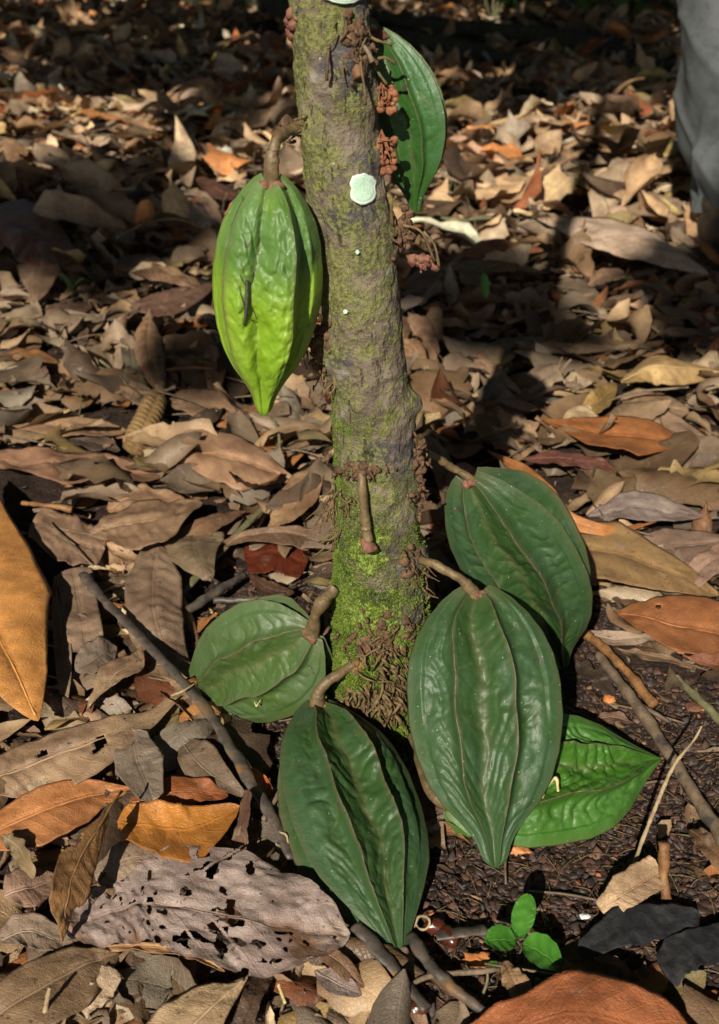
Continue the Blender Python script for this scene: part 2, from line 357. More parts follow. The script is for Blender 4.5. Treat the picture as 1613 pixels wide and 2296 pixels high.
# soil bare patches, as outlines on the ground (pixel corners of the photograph turned into ground points)
def inpoly(px, py, poly):
    poly = np.array(poly, float); n = len(poly); ins = np.zeros(np.shape(px), bool); j = n-1
    for i in range(n):
        c = ((poly[i, 1] > py) != (poly[j, 1] > py)) & (px < (poly[j, 0]-poly[i, 0])*(py-poly[i, 1])/(poly[j, 1]-poly[i, 1]+1e-9)+poly[i, 0])
        ins ^= c; j = i
    return ins
SOIL = [[(950, 1640), (1290, 1480), (1380, 1470), (1613, 1520), (1700, 1600), (1700, 2330), (1480, 2200), (1300, 2160), (1080, 2290), (860, 2296), (800, 2200), (900, 2100), (980, 1900)],
        [(420, 1310), (560, 1250), (745, 1230), (760, 1640), (650, 1600), (640, 1900), (560, 1720), (500, 1640), (450, 1480)],
        [(290, 2140), (420, 2140), (620, 2190), (700, 2296), (560, 2296), (400, 2200)],
        [(1040, 1290), (1380, 1300), (1380, 1500), (1290, 1520), (1000, 1400)]]
def soilmask(px, py):
    m = np.zeros(np.shape(px), bool)
    for p in SOIL: m |= inpoly(px, py, p)
    return m

def chips(name, N, region, smin, smax, cols, lift=0.0, flat=0.34, seed=1):
    r = np.random.default_rng(seed); px = r.uniform(-60, 1670, N*6); py = r.uniform(region[0], region[1], N*6)
    w = np.where(soilmask(px, py), 1.0, region[2]); k = r.random(N*6) < w; px, py = px[k][:N], py[k][:N]; n = len(px)
    c = G(px, py); c[:, 2] = gz(c[:, 0], c[:, 1])+lift+.001
    # low dome: 6-gon ring + top
    m = 6; th = np.linspace(0, 2*np.pi, m, endpoint=False)[None, :]+r.uniform(0, 6, (n, 1))
    s = (smin+(smax-smin)*r.random(n)**3.2)[:, None]; rad = s*(1+0.5*r.uniform(-1, 1, (n, m))); el = r.uniform(0.3, 1.0, (n, 1))
    a = r.uniform(0, 6.28, (n, 1)); ex = rad*np.cos(th); ey = rad*np.sin(th)*el
    x = ex*np.cos(a)-ey*np.sin(a); y = ex*np.sin(a)+ey*np.cos(a)
    tx, ty = r.normal(0, 0.35, (n, 1)), r.normal(0, 0.35, (n, 1))
    def ring(f, z0): 
        return np.stack([x*f, y*f, z0*s*flat+x*f*tx+y*f*ty+0*x], -1)
    R0 = ring(0.9, -0.4); R1 = ring(1.0, 0.35); R2 = ring(0.62, 0.9); top = np.stack([0*s, 0*s, s*flat*1.02], -1)
    Q = np.concatenate([R0, R1, R2, top], 1)+c[:, None]; nv = 3*m+1
    j = np.arange(m); f4 = np.vstack([np.stack([k0*m+j, k0*m+(j+1) % m, (k0+1)*m+(j+1) % m, (k0+1)*m+j], -1) for k0 in (0, 1)])
    f3 = np.stack([2*m+j, 2*m+(j+1) % m, np.full(m, 3*m)], -1); o = (np.arange(n)*nv)[:, None, None]
    cc = np.array(cols)[r.integers(0, len(cols), n)]*r.uniform(0.6, 1.3, (n, 1))
    me = mesh_np(name, Q.reshape(-1, 3), [(f4[None]+o).reshape(-1, 4), (f3[None]+o).reshape(-1, 3)], colors={'tint': np.repeat(cc, nv, 0)}, smooth=False)
    return tag(link(name, me, M['crumb']), 'dark reddish brown crumbs covering the bare soil', 'soil crumbs', kind='stuff')
chips('soil_crumbs', 21000, (1180, 2320, 0.12), 0.0008, 0.0058, [(0.055, 0.03, 0.02), (0.085, 0.04, 0.025), (0.035, 0.022, 0.017), (0.11, 0.055, 0.035), (0.05, 0.035, 0.03)])
o = chips('soil_flecks', 700, (1180, 2320, 0.25), 0.0008, 0.0030, [(0.42, 0.12, 0.04), (0.35, 0.2, 0.1), (0.3, 0.08, 0.03)], 0.0015, 0.35, seed=5)
o['label'] = 'tiny orange and tan flecks scattered over the dark soil'

# ------------------------------------------------------------------ the tree trunk
BASE = G(845, 1640); TY = float(BASE[1])
prof = [(0, 737, 87), (100, 746, 88), (200, 753, 89), (300, 760, 86), (400, 771, 90), (500, 790, 94), (600, 804, 88), (700, 814, 88), (800, 820, 88), (900, 832, 90), (950, 838, 93), (1050, 841, 92), (1150, 846, 96), (1250, 850, 100), (1350, 854, 103), (1450, 851, 104), (1550, 846, 104), (1640, 846, 108)]
tz, tx, tr = [], [], []
for row, cx, hw in prof:
    p = V(cx, row, TY); zc = p[1]*CP-(p[2]-CAM_H)*SP; tz.append(p[2]); tx.append(p[0]); tr.append(hw*zc/FPX)
tz, tx, tr = tz[::-1], tx[::-1], tr[::-1]
tz = np.array([-0.06]+tz+[1.2, 2.6]); sl_ = (tx[-1]-tx[-4])/(tz[-3]-tz[-6])
tx = np.array([tx[0]]+tx+[tx[-1]+sl_*(1.2-tz[-3]), tx[-1]+sl_*(2.6-tz[-3])]); tr = np.array([tr[0]*1.25]+tr+[tr[-1]*0.95, tr[-1]*0.8])
def trunk_at(z): return np.interp(z, tz, tx), TY, np.interp(z, tz, tr)
def T(px, py, out=0.0):
    """point on the trunk's front surface seen at a pixel (clamped to its rim)"""
    yy = TY
    for _ in range(4):
        p = V(px, py, yy); cx, cy, r = trunk_at(p[2]); dx = np.clip(p[0]-cx, -r*0.98, r*0.98); yy = cy-math.sqrt(max(r*r-dx*dx, 0))-out
    return V(px, py, yy)
tree = empty('cocoa_tree', 'upright mossy tree trunk bearing winged pods in the middle of the picture', 'tree')
tree.location = (BASE[0], BASE[1], 0)
def P_(o, parent):   # keep world coordinates in the mesh while parenting to a placed empty
    o.parent = parent; o.matrix_parent_inverse = parent.matrix_world.inverted() if False else __import__('mathutils').Matrix.Translation(-parent.location)
    return o
nz, nt = 520, 150
zv = np.concatenate([np.linspace(-0.05, 0.62, 450), np.linspace(0.63, 2.6, 70)])
th = np.linspace(0, 2*np.pi, nt, endpoint=False)
CXs, _, RR = trunk_at(zv)
rr = np.repeat(RR[:, None], nt, 1)
D = np.stack([np.cos(th)[None]+0*zv[:, None], np.sin(th)[None]+0*zv[:, None], zv[:, None]+0*th[None]], -1)
Q0 = D*np.array([0.033, 0.033, 1.0])
disp = 0.0013*fbm(Q0*np.array([45, 45, 30]), 11, 4)+0.0009*fbm(Q0*np.array([220, 220, 130]), 12, 3)+0.0011*vnoise(Q0*np.array([14, 14, 9]), 13)
disp += 0.00022*n1(zv*130, 4)[:, None]*(0.5+0.5*vnoise(Q0*30, 31))
low = sm(0.3, 0.05, zv)[:, None]; disp += low*0.0022*fbm(Q0*np.array([70, 70, 40]), 21, 3)
def cushion_bump(px, py, a, sz, szt):
    p = T(px, py); cx, cy, r = trunk_at(p[2]); t0 = math.atan2(p[1]-cy, p[0]-cx)
    dt = (th-t0+np.pi) % (2*np.pi)-np.pi
    return a*np.exp(-((zv-p[2])/sz)[:, None]**2-(dt/szt)[None]**2)
for c_ in [(945, 905, .007, .009, .45), (895, 520, .003, .012, .5), (720, 780, .004, .014, .5), (800, 1050, .003, .008, .6), (690, 300, .004, .012, .5), (800, 130, .003, .014, .6),
           (960, 1240, .005, .012, .5), (850, 1400, .003, .014, .8), (790, 1500, .005, .008, .4), (748, 1320, .003, .009, .4), (950, 1050, .003, .02, .4), (875, 220, .003, .01, .4), (880, 340, .003, .01, .4)]:
    disp += cushion_bump(*c_)*(1+0.35*vnoise(Q0*120, 8))
rr = rr+disp
flare = 1+0.35*sm(0.02, -0.04, zv)[:, None]*(1+0.4*np.sin(th*3)[None])
Vt = np.stack([CXs[:, None]+rr*flare*np.cos(th)[None], TY+rr*flare*np.sin(th)[None], zv[:, None]+0*rr], -1)
side = 0.5+0.5*np.cos(th)[None]+0*rr
trunk = link('trunk', mesh_np('trunk', Vt.reshape(-1, 3), grid_faces(len(zv), nt, True), attrs={'height': (zv[:, None]+0*rr), 'side': side}), M['bark']); P_(trunk, tree)
def trunk_nrm(p):
    cx, cy, r = trunk_at(p[2]); n = np.array([p[0]-cx, p[1]-cy, 0.0]); return n/(np.linalg.norm(n)+1e-9)

# moss fronds on the trunk, thickest at its foot
def moss(N, seed=3):
    r = np.random.default_rng(seed); z = r.random(N*5)**1.6*0.58; a = r.uniform(np.pi*0.9, np.pi*2.1, N*5)
    cx, _, R = np.interp(z, tz, tx), 0, np.interp(z, tz, tr)
    Pn = np.stack([np.cos(a)*0.033, np.sin(a)*0.033, z], -1)
    dens = 0.22+1.6*(0.26-z)+0.5*fbm(Pn*45, 33, 3)-0.16*(np.cos(a) > 0.25)-0.1*np.cos(a)
    k = r.random(N*5) < np.clip(dens, 0.01, 1); z, a, cx, R = z[k][:N], a[k][:N], cx[k][:N], R[k][:N]; n = len(z)
    iz = np.clip(np.searchsorted(zv, z), 0, len(zv)-1); ia = (a/(2*np.pi)*nt).round().astype(int) % nt; R = rr[iz, ia]
    nrm = np.stack([np.cos(a), np.sin(a), a*0], -1); base = np.stack([cx+R*np.cos(a), TY+R*np.sin(a), z], -1)-nrm*0.0004
    d = nrm+r.normal(0, 0.6, (n, 3)); d /= np.linalg.norm(d, axis=1)[:, None]
    L = r.uniform(0.0007, 0.0030, (n, 1))*np.clip(1.5-z*4, .5, 1.5)[:, None]; w = np.cross(d, r.normal(0, 1, (n, 3))); w /= np.linalg.norm(w, axis=1)[:, None]; w *= L*0.33
    Q = np.stack([base-w, base+w, base+d*L+w*0.4, base+d*L*1.05-w*0.4], 1)
    o = link('moss', mesh_np('moss', Q.reshape(-1, 3), np.arange(n*4).reshape(-1, 4), smooth=False), M['moss']); P_(o, tree); tag(o, 'bright green moss fuzz on the lower trunk', kind='stuff')
moss(80000)

# lichen patches: thin crusts with a raised white rim following the bark
def lichen(px, py, rx, ry, rim=True, seed=0, name='lichen_patch', label=None):
    m, nr = 40, 9; ang = np.linspace(0, 2*np.pi, m, endpoint=False); R = 1+0.2*n1(np.cos(ang)*1.5+seed, seed)+0.16*n1(np.sin(ang)*3+seed, seed+1)+0.07*n1(ang*9, seed+2); R[-4:] = R[-4:]*np.linspace(1, R[0]/R[-1], 4)
    rows = []
    for i in range(nr):
        f = i/(nr-1); lift = 0.0030 if 0 < i < nr-1 else (0.0031 if i == 0 else 0.0002)
        rows.append([T(px+rx*R[j]*f*math.cos(ang[j]), py+ry*R[j]*f*math.sin(ang[j]), lift) for j in range(m)])
    rows = np.array(rows)
    o = link(name, mesh_np(name, rows.reshape(-1, 3), grid_faces(nr, m, True)), M['lichen']); P_(o, tree)
    if label: o['label'] = label
    if rim:
        sub = []
        for f in (0.84, 0.90, 0.97, 1.05, 1.07):
            sub.append([T(px+rx*R[j]*f*math.cos(ang[j]), py+ry*R[j]*f*math.sin(ang[j]), {0.84: .0026, 0.90: .0031, 0.97: .0031, 1.05: .0024, 1.07: .0}[f]) for j in range(m)])
        q = link('white_rim', mesh_np('white_rim', np.array(sub).reshape(-1, 3), grid_faces(5, m, True)), M['lichen_rim']); q.parent = o
lichen(815, 422, 29, 34, True, 2, label='round pale green lichen patch with a white rim')
lichen(772, -12, 44, 20, True, 5, label='pale green lichen at the very top of the trunk')
for i, (x, y, a) in enumerate([(802, 565, 5), (775, 699, 5)]): lichen(x, y, a, a*1.1, False, i+9, label='small pale lichen spot')

# brown dried matter, rootlets and old flower cushions
def rootlets(name, cx, cy, sx, sy, n, L, drop=(0, 1), out=0.004, rad=(0.0007, 0.0004), mat='rootlet', seed=0, label=None, clip=True, spread=0.5, clumps=0):
    r = random.Random(seed); pcs = []
    for i in range(n):
        x = cx+r.gauss(0, sx); y = cy+r.gauss(0, sy); p = T(x, y, r.uniform(-0.0005, out*0.5))
        d = np.array([drop[0]+r.gauss(0, spread), drop[1]+r.gauss(0, spread*0.5)]); d /= np.linalg.norm(d)+1e-6
        l = L*r.uniform(0.4, 1.2); pts = [p]; q = np.array([x, y])
        for s in range(3):
            q = q+d*l/3; d = d+np.array([r.gauss(0, .35), r.gauss(0, .25)]); o_ = out*r.uniform(0.2, 1.3)
            if clip: pts.append(T(q[0], q[1], o_))
            else: pts.append(V(q[0], q[1], p[1]-o_*0.6))
        k = r.uniform(0.7, 1.5); pcs.append(tube_arrays(pts, [rad[0]*k, rad[0]*k, rad[1]*k, rad[1]*0.8*k], 5, 9, 0.25, i))
    for i in range(clumps):
        p = T(cx+r.gauss(0, sx*0.8), cy+r.gauss(0, sy*0.7), r.uniform(0, out*0.5)); pcs.append(blob_arrays(p, r.uniform(0.0016, 0.0042), seed*50+i, 7, 9, (1, 0.8, 0.9), 0.6))
    o = joined(name, pcs, M[mat]); P_(o, tree); o['kind'] = 'stuff'
    if label: o['label'] = label
    return o
rootlets('rootlets', 850, 1500, 44, 44, 60, 50, (0.05, 1), 0.009, rad=(0.0011, 0.0006), spread=.75, seed=1, label='hanging brown rootlets at the foot of the trunk', clumps=0)
rootlets('rootlets', 800, 1560, 24, 14, 30, 44, (0.0, 1), 0.009, rad=(0.0012, 0.0007), spread=.6, seed=2)
rootlets('rootlets', 880, 1575, 24, 14, 26, 50, (0.2, 1), 0.009, rad=(0.0012, 0.0007), spread=.6, seed=22)
rootlets('rootlets', 780, 1125, 12, 14, 12, 34, (0.0, 1), 0.006, seed=3)
rootlets('rootlets', 742, 1120, 8, 22, 26, 55, (-0.5, 1), 0.006, seed=4, clip=False, spread=0.5, label='tangled rootlets sticking out on the left of the trunk')
rootlets('rootlets', 752, 1190, 6, 12, 14, 42, (-0.25, 1), 0.005, seed=5, clip=False)
rootlets('rootlets', 715, 800, 9, 34, 18, 46, (0.05, 1), 0.006, seed=6, clip=False, mat='rootlet')
rootlets('rootlets', 742, 850, 6, 14, 10, 40, (-0.2, 1), 0.006, seed=61, clip=False)
rootlets('rootlets', 800, 90, 26, 24, 18, 46, (0.3, 1), 0.006, seed=7, spread=0.7)
rootlets('rootlets', 945, 1290, 9, 30, 18, 36, (0.15, 1), 0.006, seed=8, clip=False)
rootlets('rootlets', 900, 1500, 16, 26, 16, 46, (0.1, 1), 0.005, seed=9)
rootlets('rootlets', 680, 280, 12, 8, 16, 26, (-1, 0.4), 0.006, seed=10, clip=False)
rootlets('old_flower_cushion', 806, 1052, 32, 9, 26, 16, (0, 1), 0.005, (0.0011, 0.0006), 'debris', 11, 'brown cushion of flower scars above the bare stalk', clumps=24)
rootlets('old_flower_cushion', 720, 775, 13, 32, 26, 18, (0, 1), 0.005, (0.0012, 0.0007), 'debris', 12, 'crumbly brown cushion left of the trunk below the hanging pod', clip=False, clumps=46)
rootlets('old_flower_cushion', 806, 100, 22, 34, 26, 26, (0.2, 1), 0.006, (0.0011, 0.0006), 'debris', 13, 'dark brown flower cushion near the top of the trunk', clumps=40)
rootlets('old_flower_cushion', 930, 1262, 16, 22, 16, 16, (0.3, 1), 0.005, (0.0012, 0.0007), 'debris', 14, clumps=26, clip=False)
rootlets('old_flower_cushion', 850, 1435, 46, 34, 40, 22, (0, 1), 0.006, (0.0012, 0.0007), 'debris', 15, clumps=70)
rootlets('old_flower_cushion', 850, 1560, 44, 34, 20, 22, (0, 1), 0.004, (0.0012, 0.0007), 'debris', 45, clumps=30)
rootlets('old_flower_cushion', 940, 1060, 10, 46, 26, 20, (0.3, 1), 0.005, (0.0012, 0.0008), 'debris', 16, clumps=34, clip=False)
rootlets('old_flower_cushion', 905, 515, 9, 30, 18, 22, (0.3, 1), 0.006, (0.0012, 0.0008), 'debris', 17, clumps=30, clip=False)
rootlets('old_flower_cushion', 800, 1500, 12, 10, 6, 12, (0, 1), 0.004, (0.0012, 0.0008), 'flower', 18, clumps=14)
rootlets('old_flower_cushion', 668, 290, 14, 10, 12, 18, (-1, 0.2), 0.004, (0.001, 0.0007), 'debris', 19, clumps=12, clip=False)
# rusty flower clusters of many little discs
def cluster(cx, cy, sx, sy, n, seed, label, dy=0.002):
    r = random.Random(seed); pcs = []
    for i in range(n):
        x, y = cx+r.uniform(-sx, sx), cy+r.uniform(-sy, sy); b = T(845, y, 0)
        p = V(x, y, TY-0.006+dy-r.uniform(0, 0.007)); pcs.append(blob_arrays(p, r.uniform(0.0015, 0.0028), seed*99+i, 8, 12, (1, .8, r.uniform(.7, 1.1)), 0.25))
    for i in range(6):
        x = cx+r.uniform(-sx, sx)*0.9; y = cy+r.uniform(-sy, sy); pcs.append(tube_arrays([V(cx-10, cy-sy-16, TY-0.004), V((x+cx)/2+r.gauss(0, 8), (y+cy-sy)/2, TY-0.013), V(x+r.gauss(0, 8), y, TY-0.013)], [0.0008, 0.0005, 0.0004], 6, 9, .3, i))
    o = joined('dried_flower_cluster', pcs, M['flower']); P_(o, tree); o['kind'] = 'stuff'; o['label'] = label
cluster(868, 225, 20, 27, 44, 3, 'rusty cluster of round dried flowers, upper of the two')
cluster(866, 350, 20, 42, 52, 4, 'rusty cluster of dried flowers beside the round lichen')
def stalk(name, pts, rads, mat='stalk', ns=12, noise=0.1, label=None, parent=None, n=None, seed=3):
    o = joined(name, [tube_arrays(pts, rads, ns, n or 34, noise*1.8, seed)], M[mat])
    if parent is not None: P_(o, parent)
    if label: o['label'] = label
    return o
def seg_noise(): pass
# bare stalk hanging down the trunk
stalk('bare_stalk', [T(810, 1060, 0.002), T(813, 1095, 0.007), T(818, 1150, 0.008), T(823, 1190, 0.008), T(826, 1212, 0.008)], [0.0034, 0.0034, 0.0035, 0.0036, 0.0045], label='bare brown stalk whose pod has gone, hanging down the trunk', parent=tree)
stalk('stalk_end', [T(824, 1205, 0.008), T(827, 1222, 0.009), T(829, 1232, 0.009)], [0.0048, 0.0072, 0.0055], 'calyx', 12, 0.35, parent=tree)
stalk('stalk_node', [T(821, 1178, 0.008), T(822, 1184, 0.008), T(822.6, 1190, 0.008)], [0.0030, 0.0043, 0.0030], 'stalk', 12, 0.1, parent=tree)
stalk('broken_twig_stub', [T(800, 150, 0.001), T(808, 175, 0.006)], [0.0045, 0.0038], 'stick_orange', parent=tree, label='cut orange stub near the top')
stalk('broken_twig_stub', [T(805, 90, 0.002), T(826, 118, 0.012), T(836, 140, 0.02)], [0.0012, 0.0015, 0.002], 'stick', parent=tree)
for a, b, c in [((830, 82), (850, 92), (880, 100)), ((848, 132), (866, 130), (886, 143)), ((832, 140), (850, 165), (868, 190)), ((738, 95), (735, 140), (733, 180)), ((808, 140), (818, 200), (820, 236)), ((950, 520), (975, 550), (985, 600)), ((880, 505), (878, 460), (890, 440)), ((905, 505), (945, 520), (975, 585))]:
    stalk('flower_stalk', [V(a[0], a[1], TY-0.024) if a[0] < 830 else V(a[0], a[1], TY-0.012), V(b[0], b[1], TY-0.034) if a[0] < 830 else V(b[0], b[1], TY-0.016), V(c[0], c[1], TY-0.032) if a[0] < 830 else V(c[0], c[1], TY-0.014)], [0.0012, 0.0008, 0.0011], 'rootlet', 6, 0.2, parent=tree, n=12)
rootlets('dried_flower_cluster', 950, 585, 14, 12, 8, 16, (0.3, 1), 0.004, (0.0012, 0.0008), 'calyx', 20, 'reddish brown shrivelled flowers right of the trunk', clip=False, clumps=14)
rootlets('dried_flower_cluster', 655, 55, 4, 14, 4, 10, (0, 1), 0.004, (0.0012, 0.0008), 'calyx', 23, clip=False, clumps=10)

# dark glossy snail-like bead between pod and trunk
o = link('dark_bead', mesh_np('dark_bead', *[x for x in blob_arrays(V(714, 713, TY-0.028), 0.0032, 2, 12, 16, (1, 1, 1), 0.05)[:2]]), M['snail']); tag(o, 'tiny dark glossy round snail between hanging pod and trunk', 'snail')

# ------------------------------------------------------------------ pods
PROFILE = np.array([(0, .02), (.004, .17), (.015, .30), (.04, .47), (.09, .665), (.16, .83), (.25, .945), (.36, 1.0), (.48, .995), (.6, .92), (.7, .79), (.78, .61), (.835, .43), (.88, .30), (.92, .215), (.96, .17), (.985, .12), (1.0, .01)])
CROSS_D = [  # x, y(toward viewer), crest?, then bulge control to next
    (1.00, 0.05, 1), (0.72, 0.17, 0), (0.46, 0.22, 0), (0.37, 0.47, 1), (0.20, 0.34, 0), (-0.06, 0.20, 2), (-0.26, 0.33, 0), (-0.40, 0.45, 1), (-0.50, 0.25, 0), (-0.74, 0.17, 0),
    (-1.00, 0.05, 1), (-0.7, -0.06, 0), (-0.38, -0.20, 0), (-0.6, -0.42, 0), (-0.88, -0.62, 1), (-0.5, -0.58, 0), (-0.25, -0.45, 0), (0.0, -0.75, 1), (0.25, -0.45, 0), (0.5, -0.6, 0), (0.92, -0.62, 1), (0.6, -0.40, 0), (0.36, -0.18, 0), (0.7, -0.05, 0)]
CROSS_A = [
    (1.00, -0.30, 1), (0.80, -0.02, 0), (0.62, 0.02, 0), (0.56, 0.14, 0), (0.50, 0.50, 1), (0.34, 0.52, 0), (0.12, 0.50, 0), (-0.10, 0.40, 0), (-0.22, 0.34, 2), (-0.36, 0.42, 0), (-0.55, 0.40, 0), (-0.78, 0.24, 1), (-0.88, 0.10, 0),
    (-1.00, -0.10, 1), (-0.7, -0.2, 0), (-0.5, -0.3, 0), (-0.7, -0.6, 1), (-0.3, -0.5, 0), (0, -0.75, 1), (0.3, -0.5, 0), (0.75, -0.65, 1), (0.6, -0.4, 0), (0.7, -0.30, 0)]
def cross_curve(cr, n):
    P = np.array([(a, b) for a, b, _ in cr]); k = np.array([c for *_, c in cr]); m = len(P)
    out, crest, inner, idx = [], [], [], []
    per = n//m
    for i in range(m):
        p0, p1, p2, p3 = P[i-1], P[i], P[(i+1) % m], P[(i+2) % m]
        t = np.arange(per)/per; t = t[:, None]
        # flat tangents at crests keep them sharp
        m1 = (p2-p0)/2 if k[i] != 1 else (p2-p1)*0.9
        m2 = (p3-p1)/2 if k[(i+1) % m] != 1 else (p2-p1)*0.9
        h = (2*t**3-3*t**2+1)*p1+(t**3-2*t**2+t)*m1+(-2*t**3+3*t**2)*p2+(t**3-t**2)*m2
        out.append(h)
        d1 = np.arange(per)/per; c1 = (0, 1, .55)[k[i]]*np.clip(1-d1*2.6, 0, 1); c2 = (0, 1, .55)[k[(i+1) % m]]*np.clip(1-(1-d1)*2.6, 0, 1)
        crest.append(np.maximum(c1, c2))
    return np.vstack(out), np.concatenate(crest)
HM = np.zeros((620, 460), bool)
def pod(name, label, base, tip, wpx, tint, cross=CROSS_D, roll=0.0, bow=0.0, seed=0, depth=0.75, prof=None, lean=0.0, side_bow=0.0, stalk_pts=None, stalk_r=0.0045, pinch=1.0, group='winged green pods on the mossy tree', wr=1.0, tear=False, tint2=None):
    base, tip = np.array(base, float), np.array(tip, float); ax = tip-base; L = np.linalg.norm(ax); ax /= L
    mid = (base+tip)/2; view = np.array([0, 0, CAM_H])-mid; N = view-ax*(view@ax); N /= np.linalg.norm(N); S = np.cross(ax, N)
    # S points to image right when the pod hangs: check
    if S[0] < 0 and abs(ax[2]) > 0.3: S = -S
    cr, sr = math.cos(math.radians(roll)), math.sin(math.radians(roll)); S, N = S*cr+N*sr, N*cr-S*sr
    zc = mid[1]*CP-(mid[2]-CAM_H)*SP; W = wpx*zc/FPX
    C, crest = cross_curve(cross, 24*len(cross)//2*2 if False else 12*len(cross)); nt_ = len(C); nr = 230
    t = np.concatenate([np.linspace(0, .05, 26)[:-1], np.linspace(.05, 1, nr-25)])
    pr = np.interp(t, *(np.array(prof).T if prof is not None else PROFILE.T))
    pr2 = np.convolve(np.pad(pr, 2, 'edge'), np.ones(5)/5, 'valid'); w = np.where(t > .03, pr2, pr)
    ang = np.arctan2(C[:, 1], C[:, 0]); rad = np.hypot(C[:, 0], C[:, 1])
    # roundness near both ends: crests fade into a stalk / beak
    body = 0.52
    k = (sm(0, .10, t)*sm(1.0, .80, t))[:, None]
    low_ = np.minimum(C[None, :, 0], 9)
    x = C[None, :, 0]*(0.35+0.65*1)+0*t[:, None]; y = C[None, :, 1]*(0.75+0.25*k)
    seedv = seed*7.3
    cw = 0.05*np.sin(9*t+seed)+0.035*np.sin(21*t+seed*2)+0.03*n1(t*14, seed)
    inr = np.clip(1-np.abs(x)/0.85, 0, 1)
    x = x+cw[:, None]*inr*k
    edge = (np.abs(C[None, :, 0]) > 0.8)
    x = x*(1+edge*(0.022*n1(t*9+seedv, 5)[:, None]+0.005*n1(t*31+seedv, 6)[:, None]))
    yv = y+0.0
    # transverse wrinkles and pillows between the ribs
    sect = np.cumsum(np.array([c_ > 0 for *_, c_ in cross])); sect = np.repeat(sect, nt_//len(cross))
    ph = t[:, None]**1.15*9.5+1.7*np.abs(C[None, :, 0])+sect[None]*0.43+1.9*fbm(np.stack([x*1.6+seedv, t[:, None]*4+0*x, 0*x], -1), seed, 2)
    wr_a = (1-crest)[None, :]*k*(0.55+0.45*vnoise(np.stack([x*2+seedv, t[:, None]*6+0*x, 0*x+1], -1), seed+2))
    wav = np.abs(np.sin(np.pi*ph))**0.7-0.6
    d = 0.040*wr*wav*wr_a+0.028*wr*fbm(np.stack([x*5+seedv, t[:, None]*16+0*x, 0*x], -1), seed+5, 3)*k
    d = d*(1-.92*sm(.55, .93, np.abs(C[None, :, 0]))); d += 0.050*k*vnoise(np.stack([x*2.0+seedv, t[:, None]*4.5+0*x, np.sign(C[None, :, 1])+0*x], -1), seed+9)
    front = np.sign(C[None, :, 1]+0.02); yv = yv+d*np.where(front >= 0, 1, -1)
    # wing edges lift and dip along the pod
    yv = yv+edge*0.07*np.sin(5.0*t+seed*1.7)[:, None]*k
    Wt = (W*w)[:, None]; off = N[None]*(bow*L*np.sin(np.pi*t)[:, None])+S[None]*(side_bow*L*np.sin(np.pi*t)[:, None])
    centre = base[None]+ax[None]*(t*L)[:, None]+off
    Q = centre[:, None]+S*(x*Wt)[..., None]+N*(yv*depth*(W*(0.25*np.sqrt(w)+0.75*w))[:, None])[..., None]
    # wings rise a little round the stalk
    sh = (np.abs(C[None, :, 0])**1.5*0.045*L*np.exp(-t/0.05)[:, None]); Q -= ax[None, None]*(sh*(w[:, None] > 0.1))[..., None]
    ii = np.clip(1-np.abs(C[:, 0])/0.6, 0, 1)*(C[:, 1] > 0)
    inner = ii[None]+0*t[:, None]; ridge = crest[None]*(0.5+0.5*(np.abs(C[None, :, 0]) < 0.95))+0*t[:, None]
    ridge = np.maximum(ridge, np.exp(-t/0.03)[:, None]*0.8+0*x)
    # brown vein lines across
    vl = np.clip(1-np.abs(((ph) % 1.0)-0.02)*16, 0, 1)*0.55*(vnoise(np.stack([x*3, t[:, None]*9+0*x, 0*x+seed], -1), 3) > -0.15); ridge = np.maximum(ridge, vl*k)
    F = grid_faces(len(t), nt_, True)
    if tear:
        uu = np.repeat(t, nt_)[F].mean(1); xx = (x+0*Q[..., 0]).reshape(-1)[F].mean(1)
        lim = 0.90+0.07*vnoise(np.stack([xx*5, xx*0, xx*0], -1), 4)-0.05*(np.abs(xx) < .25)
        F = F[~(uu > lim)]
    qx, qy = proj(Q[::3, ::3]); HM[np.clip(((qy+104)/4).astype(int), 0, 619), np.clip(((qx+100)/4).astype(int), 0, 459)] = True; HM[np.clip(((qy+116)/4).astype(int), 0, 619), np.clip(((qx+106)/4).astype(int), 0, 459)] = True
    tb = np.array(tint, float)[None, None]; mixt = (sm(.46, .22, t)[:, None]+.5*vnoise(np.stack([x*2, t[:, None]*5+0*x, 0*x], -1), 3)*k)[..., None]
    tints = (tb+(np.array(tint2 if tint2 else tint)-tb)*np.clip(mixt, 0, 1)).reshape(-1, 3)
    root = empty(name, label, 'pod', group); root.location = tuple(base)
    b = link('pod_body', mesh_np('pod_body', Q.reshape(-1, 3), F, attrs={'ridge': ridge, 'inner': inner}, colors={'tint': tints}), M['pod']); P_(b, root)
    if stalk_pts is not None:
        s = joined('stalk', [tube_arrays(stalk_pts, [stalk_r*1.25, stalk_r*0.85, stalk_r*1.12, stalk_r*0.88, stalk_r*0.98, stalk_r*1.18, stalk_r*1.6], 14, 44, 0.26, seed)], M['stalk']); P_(s, root)
        ring = joined('stalk_ring', [tube_arrays(crom(stalk_pts, 21)[15:18], [stalk_r*1.02, stalk_r*1.25, stalk_r*1.02], 12, 8, 0.1, seed)], M['stalk']); P_(ring, root)
    c = joined('calyx', [blob_arrays(base+ax*0.001+S*s_*0.0035+N*0.002, 0.0042, seed+int(s_*2), 8, 10, (1, 1, .8), 0.5) for s_ in (-1, 0.3, 1.2)], M['calyx']); P_(c, root)
    return root
PY = lambda px, py, d: V(px, py, TY-d)
GREEN = (0.026, 0.062, 0.014)
